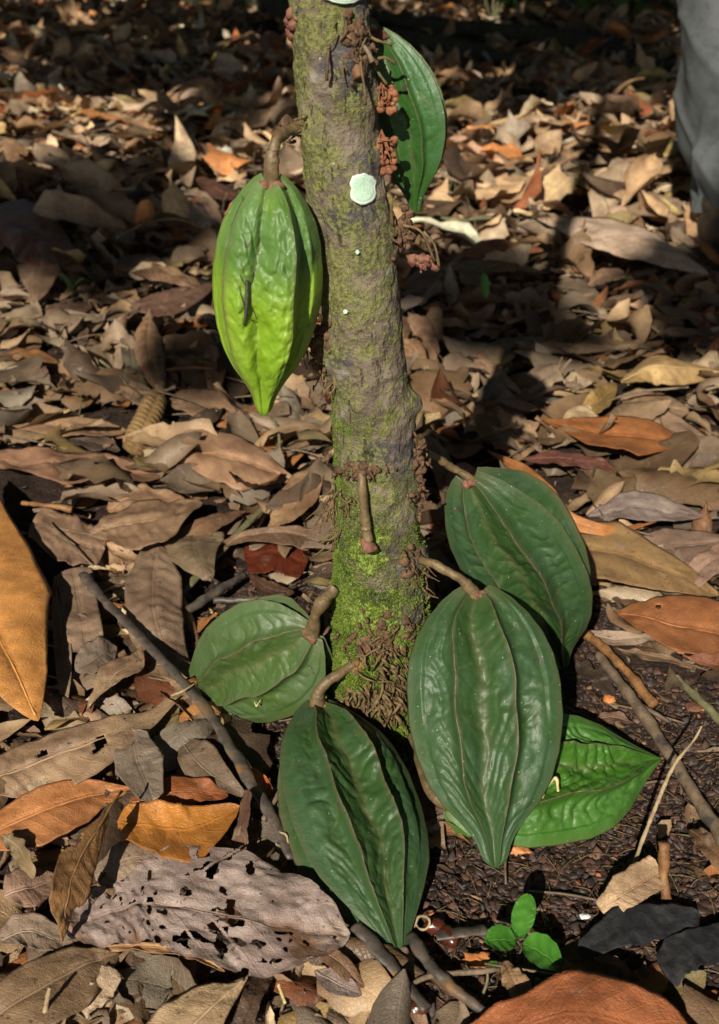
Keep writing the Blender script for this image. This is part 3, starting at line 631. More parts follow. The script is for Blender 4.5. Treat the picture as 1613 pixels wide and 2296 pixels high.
pA = pod('hanging_pod', 'bright green ribbed pod hanging left of the trunk with a stick insect on it', PY(608, 410, .040), PY(592, 932, .045), 123, (0.15, 0.265, 0.012), CROSS_A, 0, 0.03, 1, 1.25, wr=1.3, tint2=(0.065, 0.14, 0.02),  # tint2 dulls the top: ripening colour and dust, plus some painted shade
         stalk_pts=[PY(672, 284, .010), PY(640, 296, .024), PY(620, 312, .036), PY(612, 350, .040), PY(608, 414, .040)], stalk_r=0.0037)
pB = pod('hanging_pod', 'dark green pod hanging behind the right side of the trunk near the top', V(846, 78, TY+0.035), V(930, 482, TY+0.03), 84, (0.026, 0.085, 0.014), CROSS_D, 20, 0.05, 2, 0.7, side_bow=0.10, wr=0.7,
         stalk_pts=[V(820, 60, TY+.02), V(830, 60, TY+.03), V(838, 64, TY+.035), V(844, 70, TY+.035), V(847, 84, TY+.035)], stalk_r=.003)
pC = pod('leaning_pod', 'large green pod leaning behind the lower right of the trunk', V(1055, 1078, TY+0.045), V(1262, 1500, TY+0.075), 134, GREEN, CROSS_D, 24, 0.02, 3, 1.05, side_bow=0.05, wr=1.0,
         stalk_pts=[V(955, 1015, TY+.03), V(985, 1030, TY+.04), V(1015, 1050, TY+.045), V(1045, 1066, TY+.045), V(1068, 1085, TY+.045)], stalk_r=0.003)
pD = pod('leaning_pod', 'largest pod, broad and dusty green, leaning right of the trunk foot', PY(1068, 1332, .030), G(1112, 1946, .012), 172, GREEN, CROSS_D, -3, 0.03, 4, 0.95, wr=1.15, side_bow=0.0,
         stalk_pts=[PY(918, 1250, .010), PY(965, 1262, .024), PY(1010, 1285, .030), PY(1042, 1305, .032), PY(1066, 1336, .030)], stalk_r=0.0038)
pE = pod('leaning_pod', 'broad green pod lying in front of the trunk foot beside the lacy leaf', PY(716, 1585, .046), G(894, 2138, .010), 156, GREEN, CROSS_D, 22, 0.04, 5, 1.05, wr=1.3,
         prof=[(0, .02), (.004, .15), (.015, .26), (.04, .42), (.09, .60), (.16, .78), (.25, .92), (.36, 1.0), (.5, 1.0), (.62, .93), (.72, .80), (.8, .63), (.87, .45), (.93, .28), (.97, .18), (.99, .13), (1.0, .02)],
         stalk_pts=[PY(795, 1490, .030), PY(765, 1508, .038), PY(735, 1528, .044), PY(716, 1552, .046), PY(708, 1590, .046)], stalk_r=0.0042)
FT = G(442, 1560, .012)
pF = pod('lying_pod', 'small dull green pod with a torn end lying left of the trunk foot', PY(700, 1420, .020), FT, 138, (0.046, 0.085, 0.018), CROSS_D, -8, 0.05, 6, 0.75, wr=1.1, tear=True,
         prof=[(0, .02), (.006, .2), (.03, .42), (.08, .68), (.16, .88), (.27, 1.0), (.42, 1.0), (.56, .93), (.7, .78), (.8, .62), (.88, .50), (.94, .42), (1.0, .3)],
         stalk_pts=[PY(748, 1322, .018), PY(728, 1345, .026), PY(712, 1370, .028), PY(704, 1395, .024), PY(698, 1425, .020)], stalk_r=0.0046)
gA, gB = G(1010, 1798, .028), G(1480, 1702, .012)
pG = pod('lying_pod', 'glossy bright green pod lying on the soil behind the largest pod', gA, gB, 142, (0.038, 0.115, 0.010), CROSS_D, 8, 0.04, 7, 1.1, wr=1.7,
         prof=[(0, .02), (.01, .26), (.05, .55), (.12, .75), (.25, .92), (.4, .99), (.52, 1.0), (.64, .9), (.75, .7), (.85, .42), (.92, .22), (.97, .10), (1.0, .03)],
         stalk_pts=[G(925, 1640, .018), G(940, 1690, .024), G(950, 1745, .026), G(975, 1785, .024), G(1010, 1800, .022)], stalk_r=0.0044)
# stick insect on the hanging pod
ins = empty('stick_insect', 'thin dark stick insect resting on the hanging bright green pod', 'insect')
from mathutils.bvhtree import BVHTree
_b = [c for c in pA.children if c.name.startswith('pod_body')][0].data
_bv = BVHTree.FromPolygons([v.co[:] for v in _b.vertices], [p.vertices[:] for p in _b.polygons])
def PA(x, y, out=.0016):
    d = Vector(V(x, y, 1.0))-Vector((0, 0, CAM_H)); d.normalize(); h = _bv.ray_cast(Vector((0, 0, CAM_H)), d)[0]
    return np.array((h if h else Vector(PY(x, y, .08)))-d*out)
ins.location = tuple(PA(553, 680))
P_(joined('body', [tube_arrays([PA(554, 628), PA(554, 660), PA(552, 700), PA(547, 728)], [.0011, .0013, .0012, .0007], 8, 16, .05)], M['insect']), ins)
for pts in [((553, 640), (545, 632), (538, 615)), ((554, 640), (564, 625), (570, 600)), ((553, 665), (543, 690), (534, 702)), ((553, 668), (566, 692), (576, 716)), ((550, 690), (540, 660), (536, 640)), ((552, 690), (560, 715), (578, 720))]:
    P_(joined('leg', [tube_arrays([PA(*p) for p in pts], [.0003, .00022], 5, 9)], M['insect']), ins)

# ------------------------------------------------------------------ leaves
PAL = {'tan': (.34, .235, .15), 'brown': (.20, .125, .075), 'greybrown': (.25, .19, .145), 'orange': (.48, .21, .06), 'orangebrown': (.34, .145, .055), 'dark': (.085, .055, .038), 'pale': (.50, .40, .30),
       'redbrown': (.19, .065, .03), 'olive': (.20, .16, .07), 'grey': (.26, .225, .195), 'lilac': (.40, .355, .37), 'gold': (.36, .26, .12), 'pink': (.42, .27, .2)}
def rip_profile(kind, u):
    if kind == 'ell': return np.clip(np.sin(np.pi*np.clip(u, 0, 1)), 0, 1)**0.6
    if kind == 'tip': return (np.clip(u/0.35, 0, 1)**0.7)*np.where(u < .45, 1, np.clip((1-u)/0.55, 0, 1)**0.8)
    if kind == 'frag': return np.minimum(1, np.clip(u/0.05, 0, 1)**0.5)*np.minimum(1, np.clip((1-u)/0.05, 0, 1)**0.5)
    if kind == 'half': return np.minimum(1, np.clip(u/0.04, 0, 1)**0.5)*np.clip((1-u), 0, 1)**0.6
HERO_PX = []
def leaf(label, axis, wl, wr, hl=0, hr=0, col='tan', prof='ell', cup=0.0, rib=0.25, rip=1.0, nu=60, nv=21, seed=None, holes=0.0, jag=0.04, gloss=False, name='fallen_leaf', cat='leaf', group='dead leaves on the forest floor', var=0.08, nr=10, mat=None, thick=0.0003, lace=False, petiole=False, midrib=True, crease=1.0):
    """axis: (px, py, height cm) stations; wl / wr: half widths in px left and right of it (number or list); hl / hr: how much the two edges rise, cm"""
    seed = len(HERO_PX) if seed is None else seed
    rg = np.random.default_rng(seed+100); A = crom(np.array(axis, float), nu); u = np.linspace(0, 1, nu)
    f = lambda w: np.interp(u, np.linspace(0, 1, len(w)), w) if isinstance(w, (list, tuple)) else np.full(nu, float(w))
    pr = rip_profile(prof, u); T2 = np.gradient(A[:, :2], axis=0); T2 /= np.linalg.norm(T2, axis=1)[:, None]+1e-9; N2 = np.stack([T2[:, 1], -T2[:, 0]], -1)
    WL, WR = f(wl)*pr*(1+jag*n1(u*7, seed)+jag*.5*n1(u*31, seed+1)), f(wr)*pr*(1+jag*n1(u*7, seed+2)+jag*.5*n1(u*31, seed+3))
    HL, HR = f(hl)*pr, f(hr)*pr
    C = G(A[:, 0], A[:, 1], A[:, 2]/100)
    E1 = G(A[:, 0]+N2[:, 0]*WL, A[:, 1]+N2[:, 1]*WL, np.maximum(A[:, 2]+HL, 0.1)/100); E2 = G(A[:, 0]-N2[:, 0]*WR, A[:, 1]-N2[:, 1]*WR, np.maximum(A[:, 2]+HR, 0.1)/100)
    v = np.linspace(-1, 1, nv); av = np.abs(v)[None, :, None]
    S = np.where(v[None, :, None] < 0, C[:, None]*(1-av)+E1[:, None]*av, C[:, None]*(1-av)+E2[:, None]*av)
    wid = np.where(v[None] < 0, np.linalg.norm(E1-C, axis=1)[:, None], np.linalg.norm(E2-C, axis=1)[:, None])
    du = np.gradient(S, axis=0); dv = np.gradient(S, axis=1); n = np.cross(dv, du); n /= np.linalg.norm(n, axis=2)[..., None]+1e-9; n *= np.where(n[..., 2:] < 0, -1, 1)
    a = np.abs(v)[None]+0*wid; L = np.linalg.norm(np.diff(C, axis=0), axis=1).sum()
    d = cup*4*a*(1-a)*wid
    if midrib: d = d-0.055*wid*np.exp(-(a/0.09)**2)*crease*(1 if cup >= 0 else -1)
    ph = u[:, None]*nr-a*1.5+0.4*n1(u*3, seed)[:, None]
    d = d+rib*0.0018*(np.abs(np.sin(np.pi*ph))**0.8-0.6)*np.clip(a*5, 0, 1)*np.clip((1.05-a)*3, 0.3, 1)*(0.6+0.5*n1(u*4+3, seed+8)[:, None])
    Pn = np.stack([u[:, None]*L*30+0*a, v[None]*wid*30, 0*a+seed], -1)
    d = d+rip*(0.0028*vnoise(Pn, seed)+0.0012*vnoise(Pn*2.7, seed+1)+0.0005*vnoise(Pn*7, seed+2))+rip*0.0035*a**3*n1(u*9+seed, seed+6)[:, None]
    d = d*np.clip(pr*1.5, 0.25, 1)[:, None]
    Q = S+n*d[..., None]; gl = gz(Q[..., 0], Q[..., 1])+0.0012; Q[..., 2] = np.maximum(Q[..., 2], gl)
    qx, qy = proj(Q); ix = np.clip(((qx+100)/4).astype(int), 0, 459)
    for dy_ in (0, 4, 9): HM[np.clip(((qy+100)/4).astype(int)+dy_//4, 0, 619), ix] = True
    F = grid_faces(nu, nv); uvv = np.stack([u[:, None]+0*a, (v[None]+1)/2+0*a], -1).reshape(-1, 2)
    if holes > 0 or lace:
        fc = uvv[F].mean(1); q = np.stack([fc[:, 0]*L*75, fc[:, 1]*np.mean(wid)*150, fc[:, 0]*0+seed], -1); nn = fbm(q*0.55, seed+40, 3)
        kill = nn > (0.75-holes)
        if lace:
            fine = fbm(q*2.6, seed+60, 2); reg = vnoise(q*0.30, seed+70)
            avf = np.abs(fc[:, 1]-0.5)*2; p2 = fc[:, 0]*9-avf*1.4; onv = (np.abs((p2 % 1)-0.5) < 0.045) | (avf < 0.03)
            kill = (kill | ((fine > 0.38) & (reg > 0.0)) | ((fine > 0.72))) & ~onv
        F = F[~kill]
    tint = np.array(PAL[col] if isinstance(col, str) else col)*(1+var*rg.uniform(-1, 1))*[1.0, .90, .80]
    me = mesh_np(name, Q.reshape(-1, 3), F, uv=uvv, attrs={'seed': np.full(nu*nv, rg.uniform(0, 50))}, colors={'tint': (np.tile(tint, (nu*nv, 1)) if not lace else tint*(1-(b_ := sm(.15, .5, fbm(Pn.reshape(-1, 3)*.8, seed+90, 3))[:, None]))+np.array([.20, .11, .06])*b_)})
    root_p = Q[nu//2, nv//2].copy()
    me.transform(__import__('mathutils').Matrix.Translation(Vector(-root_p)))
    o = link(name, me, M[mat] if mat else (M['leaf_gloss'] if gloss else M['leaf'])); o.location = tuple(root_p)
    tag(o, label, cat, group)
    if thick and not lace:
        s = o.modifiers.new('thickness', 'SOLIDIFY'); s.thickness = thick; s.offset = 0
    if midrib and prof != 'frag' and not lace:
        P = Q[:, nv//2]+n[:, nv//2]*0.0001; P = P[2:-3:4]
        if petiole:
            e = P[0]-(P[1]-P[0])*1.2; e2 = e-(P[1]-P[0])*1.6; e2[2] = max(e2[2]-0.003, 0.003); P = np.vstack([e2, e, P])
        rb = joined('midrib', [tube_arrays(P, [0.0011, 0.0009, 0.0006, 0.0003], 6, 40, 0.1, seed)], None)
        rb.data.attributes.new('tint', 'FLOAT_COLOR', 'POINT').data.foreach_set('color', np.tile(np.append(tint*1.12, 1), (len(rb.data.vertices), 1)).astype(np.float32).ravel())
        rb.data.materials.append(M['crumb']); rb.parent = o; rb.matrix_parent_inverse = __import__('mathutils').Matrix.Translation(-o.location)
    HERO_PX.append((np.mean(A[:, 0]), np.mean(A[:, 1]), label))
    return o

# ---- front left
leaf('big bright orange leaf cut by the left edge, standing over grey leaves', [(86, 1617, 3.0), (40, 1510, 4.4), (-25, 1370, 5.0), (-45, 1220, 5.0), (-50, 1060, 3.6)], [60, 90, 110, 90, 50], [55, 90, 150, 130, 90], -0.2, -0.6, (.58, .30, .095), cup=0.06, rib=0.35, gloss=True, prof='ell', jag=.02, rip=.7, crease=.8)
leaf('grey spotted leaf upright in the shadow of the big orange leaf', [(163, 1274, 2.2), (182, 1370, 2.2), (196, 1462, 1.6)], 42, 40, 0, .2, 'greybrown', prof='frag', rip=1.2)
leaf('narrow speckled grey-tan strip along the edge of the big orange leaf', [(124, 1290, 2.0), (140, 1440, 2.0), (146, 1592, 1.2)], 20, 20, 0, 0, (.33, .27, .2), rib=.1)
leaf('wavy tan leaf with a curled dark lower edge left of the ribbed upright leaf', [(196, 1200, 2.0), (270, 1178, 2.6), (360, 1160, 3.2), (455, 1128, 2.0)], [30, 42, 48, 30], [20, 42, 52, 34], .3, .9, (.30, .21, .14), rip=1.8, rib=.7, jag=.12)
leaf('pale brown crumpled leaf above the wavy tan leaf', [(238, 1140, 1.6), (310, 1120, 2.2), (425, 1128, 1.6)], 34, 24, .2, .4, 'tan', rip=1.6)
leaf('brown leaf with a torn edge beside the top of the big orange leaf', [(72, 1172, 1.6), (150, 1210, 2.2), (235, 1232, 1.4)], [44, 56, 40], [30, 50, 40], .3, 0, (.28, .2, .145), prof='frag', rip=1.5, jag=.12)
leaf('slender brown leaf slanting up to the dried vertical leaf', [(360, 1232, 1.5), (460, 1180, 2.2), (552, 1146, 1.2)], 24, 28, .2, .1, 'brown', prof='tip')
leaf('upright grey-brown leaf with strong side ribs, centre left', [(352, 1214, 2.4), (345, 1300, 2.6), (352, 1400, 2.4), (402, 1512, 1.2)], [22, 62, 66, 34], [22, 62, 66, 34], -.3, -.2, (.25, .19, .14), rib=1.6, prof='frag', nr=12, rip=1.2)
leaf('heart-shaped brown fragment pointing down beside the ribbed leaf', [(436, 1196, 2.2), (440, 1240, 2.6), (474, 1304, 2.6)], [66, 62, 4], [60, 60, 4], -.2, -.5, (.19, .155, .105), prof='frag', rib=.8, jag=.1)
leaf('broad pale brown veined leaf lying low at the left under the long flat stalk', [(-60, 1765, 1.2), (70, 1712, 2.2), (230, 1660, 3.0), (398, 1572, 2.2)], [50, 62, 52, 20], [70, 85, 62, 24], .3, -.2, (.32, .235, .16), prof='ell', rib=1.2, holes=.03, rip=1.5, nr=14)
leaf('smooth grey leaf with a pointed foot below the veined leaf', [(295, 1636, 3.0), (312, 1715, 3.2), (344, 1800, 3.0)], [34, 60, 26], [40, 54, 22], 0, .2, (.25, .22, .19), prof='frag', rib=.3, jag=.03)
leaf('folded dark brown leaf right of the smooth grey leaf', [(396, 1646, 2.0), (450, 1715, 2.4), (560, 1792, 1.2)], [42, 52, 20], [26, 40, 16], .6, -.3, (.19, .15, .11), rip=1.2)
leaf('long orange leaf lying across the left front with a pale pink lower side', [(-70, 1900, 1.4), (60, 1830, 2.2), (190, 1780, 2.4), (300, 1770, 1.6)], [50, 52, 42, 20], [70, 84, 60, 20], .3, .1, (.50, .235, .10), gloss=True, rib=.6, nr=9)
leaf('red-brown leaf tip glowing behind the smooth grey leaf', [(290, 1800, 1.6), (400, 1778, 2.2), (512, 1786, 1.4)], 40, 26, .4, 0, (.33, .12, .045), gloss=True, rib=.2)
leaf('orange leaf fragment with a straight top edge and torn lower edge', [(264, 1842, 2.8), (350, 1848, 3.0), (430, 1852, 3.0), (538, 1806, 2.8)], [34, 48, 52, 10], [40, 66, 90, 8], .3, .1, (.44, .20, .045), prof='frag', rib=.1, jag=.07, midrib=False, gloss=True)
leaf('olive-brown leaf standing on edge with its shadow beside it, left front', [(240, 1818, 6.0), (182, 1930, 6.2), (150, 2030, 5.0), (139, 2118, 3.2)], [30, 50, 30, 8], [24, 52, 44, 8], -1.2, .8, (.235, .135, .055), prof='ell', rib=.9, rip=1.2, holes=.02, nr=11, petiole=True)
leaf('grey-tan curled leaf behind the lacy leaf', [(215, 1972, 2.0), (300, 1935, 2.6), (390, 1955, 1.8)], [20, 58, 46], [30, 56, 40], -.1, 0, (.36, .29, .23), prof='frag', rib=.5, jag=.08)
leaf('large lilac-grey leaf skeletonised into holes lying in front of the pods', [(150, 2080, 2.2), (260, 2040, 2.8), (362, 2030, 3.0), (595, 2074, 3.2), (786, 2092, 2.4)], [40, 66, 60, 132, 150, 128, 30], [40, 66, 78, 92, 108, 86, 34], .2, .25, (.33, .285, .29), prof='frag', rib=.25, rip=1.6, lace=True, holes=.08, nu=300, nv=150, jag=.09, nr=9, crease=.6)
leaf('narrow curled orange-brown rim turned under the lacy leaf', [(170, 2134, 1.6), (300, 2118, 1.9), (420, 2132, 1.8), (505, 2178, 1.2)], 7, 9, .1, .2, (.42, .27, .15), rib=.1, midrib=False)
leaf('wide dull brown leaf filling the bottom left corner', [(-90, 2330, 1.4), (60, 2235, 2.2), (180, 2165, 2.2), (268, 2138, 1.6)], [60, 70, 50, 20], [80, 95, 90, 60], .2, .2, (.22, .16, .10), rib=.5)
leaf('pale tan folded leaf with a sharp tip at the bottom edge', [(556, 2190, 2.4), (468, 2262, 2.8), (380, 2340, 2.4), (300, 2420, 1.6)], [20, 56, 64, 40], [24, 62, 80, 60], -.1, -1.0, (.48, .375, .25), prof='ell', rib=.4)
leaf('dark brown narrow leaf at the bottom right of the folded pale leaf', [(590, 2172, 1.8), (570, 2240, 2.0), (540, 2320, 1.4)], 24, 28, .2, .2, 'dark', prof='frag')
leaf('grey-lilac leaf end in front of the broad pod tip', [(706, 2176, 1.6), (750, 2200, 2.0), (812, 2232, 1.2)], [20, 30, 24], [20, 30, 24], .1, .1, (.26, .22, .22))
leaf('brown leaf tucked beside the grey-lilac leaf end', [(716, 2136, 2.2), (765, 2160, 2.2), (818, 2214, 1.4)], 20, 26, .1, .1, (.21, .13, .08))
leaf('big red-brown leaf with a peaked back in the bottom right corner', [(1010, 2350, 1.6), (1150, 2300, 3.0), (1300, 2268, 4.4), (1450, 2310, 3.2), (1600, 2400, 1.6)], [30, 56, 92, 84, 40], [60, 100, 120, 110, 60], -.3, -.6, (.40, .155, .07), prof='frag', gloss=True, rib=.6, nr=12, jag=.02)
leaf('small beige curled leaf right of the seedling', [(1342, 2035, 1.6), (1400, 2000, 2.4), (1482, 1952, 2.0)], [14, 46, 40], [20, 40, 40], .2, -.2, (.48, .37, .25), prof='frag', rib=.5, jag=.12)
leaf('black charred leaf right of the seedling', [(1296, 2140, 1.0), (1420, 2085, 1.6), (1570, 2060, 1.0)], [24, 60, 26], [18, 34, 24], .2, .1, 'dark', prof='frag', mat='charcoal', jag=.16, holes=.05, midrib=False)
leaf('second black charred leaf nearer the right edge', [(1480, 2170, .8), (1560, 2120, 1.2), (1680, 2090, .8)], 40, 50, .1, .1, 'dark', prof='frag', mat='charcoal', jag=.16, holes=.06, midrib=False)
leaf('cream-flecked brown leaf between seedling and big red-brown leaf', [(1130, 2160, 1.0), (1150, 2200, 1.4), (1190, 2260, 1.0)], [10, 30, 30], [8, 24, 30], .1, .1, (.34, .23, .14), prof='frag', jag=.1)
leaf('wiggly tan curled strip leaning on the long flat stalk', [(196, 1590, 1.6), (246, 1520, 2.6), (300, 1480, 3.0), (318, 1448, 3.0)], [14, 24, 22, 14], [14, 22, 24, 12], -.3, .5, (.32, .24, .16), rip=2.0, jag=.14)
leaf('mottled grey leaf below the grey spotted leaf', [(170, 1505, 1.4), (220, 1470, 1.8), (262, 1450, 1.2)], 36, 36, .2, .2, (.20, .17, .145), jag=.1)
leaf('brown leaf beneath the ribbed upright leaf', [(312, 1500, 1.4), (370, 1490, 1.8), (450, 1510, 1.2)], 28, 30, .1, .1, (.21, .155, .1))
leaf('dark shredded standing leaf between orange fragment and broad pod', [(552, 1770, 4.0), (548, 1840, 3.0), (535, 1915, 1.4)], [10, 14, 22], [6, 14, 18], .4, -.4, (.13, .075, .05), prof='frag', jag=.2)
leaf('little red-orange leaf between the long flat stalk and the broad pod', [(560, 1722, 1.6), (585, 1750, 1.8), (612, 1785, 1.4)], 16, 16, .2, 0, (.42, .13, .035), gloss=True)
leaf('olive curled leaf at the far left beside the standing leaf', [(5, 1870, 3.0), (40, 1900, 2.6), (75, 1970, 2.0)], 18, 22, .6, -.3, (.20, .16, .09), jag=.15)
leaf('faded pink-brown leaf under the standing olive-brown leaf', [(10, 2010, 1.4), (60, 1990, 1.8), (130, 1970, 1.2)], 50, 46, .1, .1, (.34, .24, .19))
leaf('grey leaf lying at the left edge above the bottom corner leaf', [(0, 2110, 1.4), (70, 2090, 1.8), (170, 2130, 1.2)], 38, 36, .1, .2, (.27, .22, .18), rip=1.4)
leaf('pale bleached scrap beside the bottom left corner leaf', [(170, 2265, 1.8), (220, 2235, 2.2), (262, 2180, 1.8)], 28, 24, .1, .1, (.46, .38, .29), jag=.16, prof='frag')
# ---- middle left
leaf('large glossy tan leaf with a scalloped top below the hanging pod', [(340, 1010, 2.0), (440, 1010, 3.6), (560, 1040, 3.2), (674, 1080, 1.6)], [20, 64, 52, 14], [14, 52, 66, 20], .6, -.4, (.37, .245, .165), gloss=True, rib=.7, nr=9, jag=.06, cup=.08)
leaf('long tan leaf stretched across the far left, upper of two', [(-40, 935, 1.8), (90, 948, 2.4), (200, 958, 2.4), (284, 966, 1.4)], 24, 24, .4, .1, 'tan', rib=.7)
leaf('long red-brown leaf with wavy edges across the far left, lower of two', [(-60, 1030, 1.8), (90, 1038, 2.8), (230, 1050, 2.8), (386, 1062, 1.4)], [36, 40, 34, 24], [22, 34, 38, 30], .6, .3, (.24, .145, .095), rib=.8, rip=1.8, jag=.1)
leaf('tan folded leaf against the trunk foot with a bright midrib', [(745, 1012, 4.2), (690, 1090, 3.6), (640, 1150, 2.6), (594, 1190, 1.6)], [8, 36, 34, 8], [10, 40, 34, 6], .3, -.6, (.32, .22, .13), prof='ell', rib=.8)
leaf('brown leaf bridging the soil left of the trunk', [(498, 1222, 1.8), (560, 1202, 2.6), (640, 1194, 2.8), (708, 1208, 2.2)], [8, 14, 14, 22], [6, 12, 26, 32], .5, .2, (.19, .125, .08), prof='frag')
leaf('wet red-brown leaf on the soil under the bridging leaf', [(548, 1250, .8), (620, 1240, 1.0), (690, 1262, .8)], 34, 40, .1, .1, (.13, .028, .012), gloss=True, prof='frag', jag=.1)
leaf('upright ribbed tan roll, upper half of the folded curl', [(338, 690, 5.4), (332, 760, 4.4), (345, 830, 3.4), (368, 888, 2.6)], [10, 34, 30, 20], [12, 34, 32, 18], -1.2, -1.2, (.25, .165, .10), rib=2.6, nr=13, prof='ell', cup=.15, rip=.6, jag=.03)
leaf('ribbed olive roll, lower half of the folded curl', [(358, 884, 3.6), (336, 930, 3.6), (316, 975, 3.2), (298, 1020, 2.4)], [22, 30, 32, 26], [22, 28, 30, 26], -1.2, -1.2, (.26, .185, .085), rib=2.6, nr=15, prof='frag', cup=.15, rip=.5, jag=.02)
leaf('large dark reddish leaf bent over at the left edge', [(-60, 520, 4.0), (40, 500, 8.0), (120, 545, 7.0), (208, 620, 3.0)], [50, 60, 40, 10], [60, 80, 76, 20], -1.2, -2.0, (.20, .10, .07), gloss=True, rib=.5)
leaf('brown oval leaf standing in front of the reddish leaf', [(96, 545, 7.0), (88, 600, 5.4), (80, 676, 2.6)], [30, 52, 34], [34, 52, 30], -.6, -.6, (.22, .155, .11), rib=.5)
leaf('arched brown leaf with fine ribs left of the hanging pod', [(255, 595, 3.4), (340, 600, 4.4), (442, 648, 3.0)], [26, 30, 12], [22, 26, 14], -.6, -.8, (.20, .13, .085), rib=1.5, nr=14)
leaf('purplish brown leaf with a dark midrib touching the hanging pod', [(290, 690, 2.4), (380, 670, 3.2), (478, 640, 2.8)], 22, 34, .3, -.1, (.17, .105, .08), rib=.8)
leaf('dull brown leaf left of the ribbed roll', [(75, 706, 2.4), (140, 700, 3.0), (208, 682, 2.0)], 22, 26, .2, -.1, (.21, .14, .095), rib=.8)
leaf('rust and green blotched leaf lying at the left', [(10, 800, 2.2), (90, 815, 2.6), (172, 845, 1.6)], [32, 30, 20], [34, 32, 30], .2, .1, (.29, .15, .06), jag=.1)
leaf('pale grey twisted leaf with curled lips at the left', [(135, 775, 3.2), (180, 800, 3.4), (205, 850, 2.0)], [12, 24, 16], [12, 24, 18], 1.2, .9, (.29, .22, .17), rip=2)
leaf('dark arched roll lying left of the hanging pod', [(130, 490, 3.4), (210, 450, 6.4), (326, 432, 3.8)], [10, 24, 16], [26, 54, 24], -.8, -2.2, (.11, .07, .05), rib=.7)
leaf('brown leaf under the hanging pod tip', [(486, 955, 1.8), (560, 930, 2.6), (640, 905, 1.8)], 14, 18, .2, -.2, (.32, .15, .06))
leaf('tan leaf left behind the hanging pod', [(378, 900, 1.8), (450, 905, 2.4), (555, 925, 1.6)], 34, 28, .2, .1, (.29, .20, .135), jag=.1)
leaf('dark grey-green leaf behind the ribbed roll', [(290, 740, 3.0), (300, 830, 2.8), (330, 900, 2.0)], 16, 22, .2, .1, (.14, .135, .10), prof='frag')
leaf('dark curled leaf in the gap left of the scalloped tan leaf', [(110, 975, 1.6), (200, 985, 2.0), (270, 1010, 1.4)], 18, 20, .2, .2, (.09, .07, .06))
leaf('small crumpled brown leaf above the long far-left leaves', [(230, 855, 2.4), (300, 870, 2.6), (350, 905, 2)], 20, 24, .4, .2, (.25, .175, .12), rip=2)
leaf('bright tan leaf tip behind the hanging pod', [(470, 770, 2.4), (482, 820, 2.8), (478, 880, 2.2)], 26, 24, .3, .2, (.42, .25, .15))
leaf('pale leaf tilted up left of the hanging pod', [(440, 445, 5.5), (470, 475, 5.0), (500, 530, 3.0)], 20, 24, .4, 0, (.55, .40, .30))
# ---- right side
leaf('curly pale brown leaf standing against the trunk right side', [(915, 700, 7.0), (935, 730, 6.6), (960, 770, 5.0), (985, 830, 3.0)], [10, 30, 30, 10], [10, 16, 14, 8], .8, -.8, (.42, .28, .185), rip=2.2, jag=.12)
leaf('lower curl of pale brown leaf beside the trunk', [(905, 760, 5.0), (930, 790, 4.0), (950, 830, 2.6)], 24, 22, .6, .3, (.40, .26, .16), rip=2)
leaf('long brown strip leaf slanting down from the mossy bump', [(1046, 755, 4.2), (1085, 810, 4.0), (1130, 850, 3.4), (1180, 892, 2.4)], 14, 20, .2, -.3, (.36, .26, .185), prof='tip')
leaf('long smooth grey-brown leaf lying along the slanting strip', [(1068, 832, 3.6), (1120, 890, 3.8), (1160, 950, 3.2), (1222, 1022, 2.0)], [10, 30, 34, 30], [8, 26, 32, 26], -.2, -.4, (.27, .20, .15), prof='tip', rib=.9)
leaf('olive tan leaf with two small holes near the trunk', [(1048, 892, 2.6), (1090, 925, 3.2), (1100, 985, 2.4)], 30, 34, .3, -.2, (.26, .21, .12), holes=.02)
leaf('round cream leaf end on the orange leaf', [(1262, 946, 2.4), (1300, 925, 3.0), (1352, 952, 2.2)], 18, 16, .3, .1, (.50, .40, .27), midrib=False)
leaf('broad orange-brown leaf with a rolled end at the right', [(1212, 940, 1.8), (1320, 965, 3.4), (1440, 975, 3.8), (1545, 1000, 2.6)], [12, 30, 40, 30], [8, 36, 52, 26], .2, .2, (.38, .165, .06), gloss=True, rib=.3)
leaf('narrow purple-brown leaf with yellow specks', [(1172, 1030, 2.8), (1280, 1030, 3.6), (1400, 1056, 2.6)], 14, 14, .2, -.1, (.15, .065, .055), rib=.9, gloss=True)
leaf('long orange ribbon leaf arching round the leaning pod', [(1090, 1008, 3.2), (1165, 1050, 4.4), (1225, 1105, 5.2), (1270, 1160, 4.8), (1370, 1190, 3.8), (1478, 1168, 2.6)], [8, 20, 20, 18, 16, 6], [10, 26, 26, 20, 18, 8], .6, -.6, (.40, .185, .065), rib=.2, prof='ell', gloss=True, nu=80)
leaf('grey-lilac leaf lying beyond the orange ribbon leaf', [(1315, 1156, 2.8), (1430, 1136, 3.4), (1578, 1158, 2.2)], [20, 34, 22], [14, 32, 24], .1, .1, (.29, .25, .25), rib=.5)
leaf('golden tan leaf with pale net veins right of the leaning pod', [(1262, 1218, 2.8), (1370, 1232, 3.8), (1490, 1278, 3.0), (1614, 1336, 1.6)], [44, 60, 40, 6], [70, 70, 46, 6], .1, .1, (.34, .235, .115), rib=.5, prof='frag')
leaf('rust-orange broad leaf with two holes at the right edge', [(1382, 1372, 2.0), (1470, 1388, 3.0), (1600, 1410, 3.0), (1700, 1440, 2)], [26, 52, 70, 60], [26, 52, 76, 60], .2, -.3, (.36, .16, .07), holes=.02, rib=.3, gloss=True)
leaf('pinkish grey leaf at the right edge above the golden leaf', [(1410, 1240, 1.8), (1500, 1225, 2.2), (1640, 1210, 1.8)], 40, 44, .1, .1, (.29, .215, .18))
leaf('second pinkish leaf touching the right edge', [(1520, 1310, 2.2), (1590, 1260, 2.6), (1680, 1215, 2.0)], 28, 36, .1, .1, (.36, .255, .21), rib=.2)
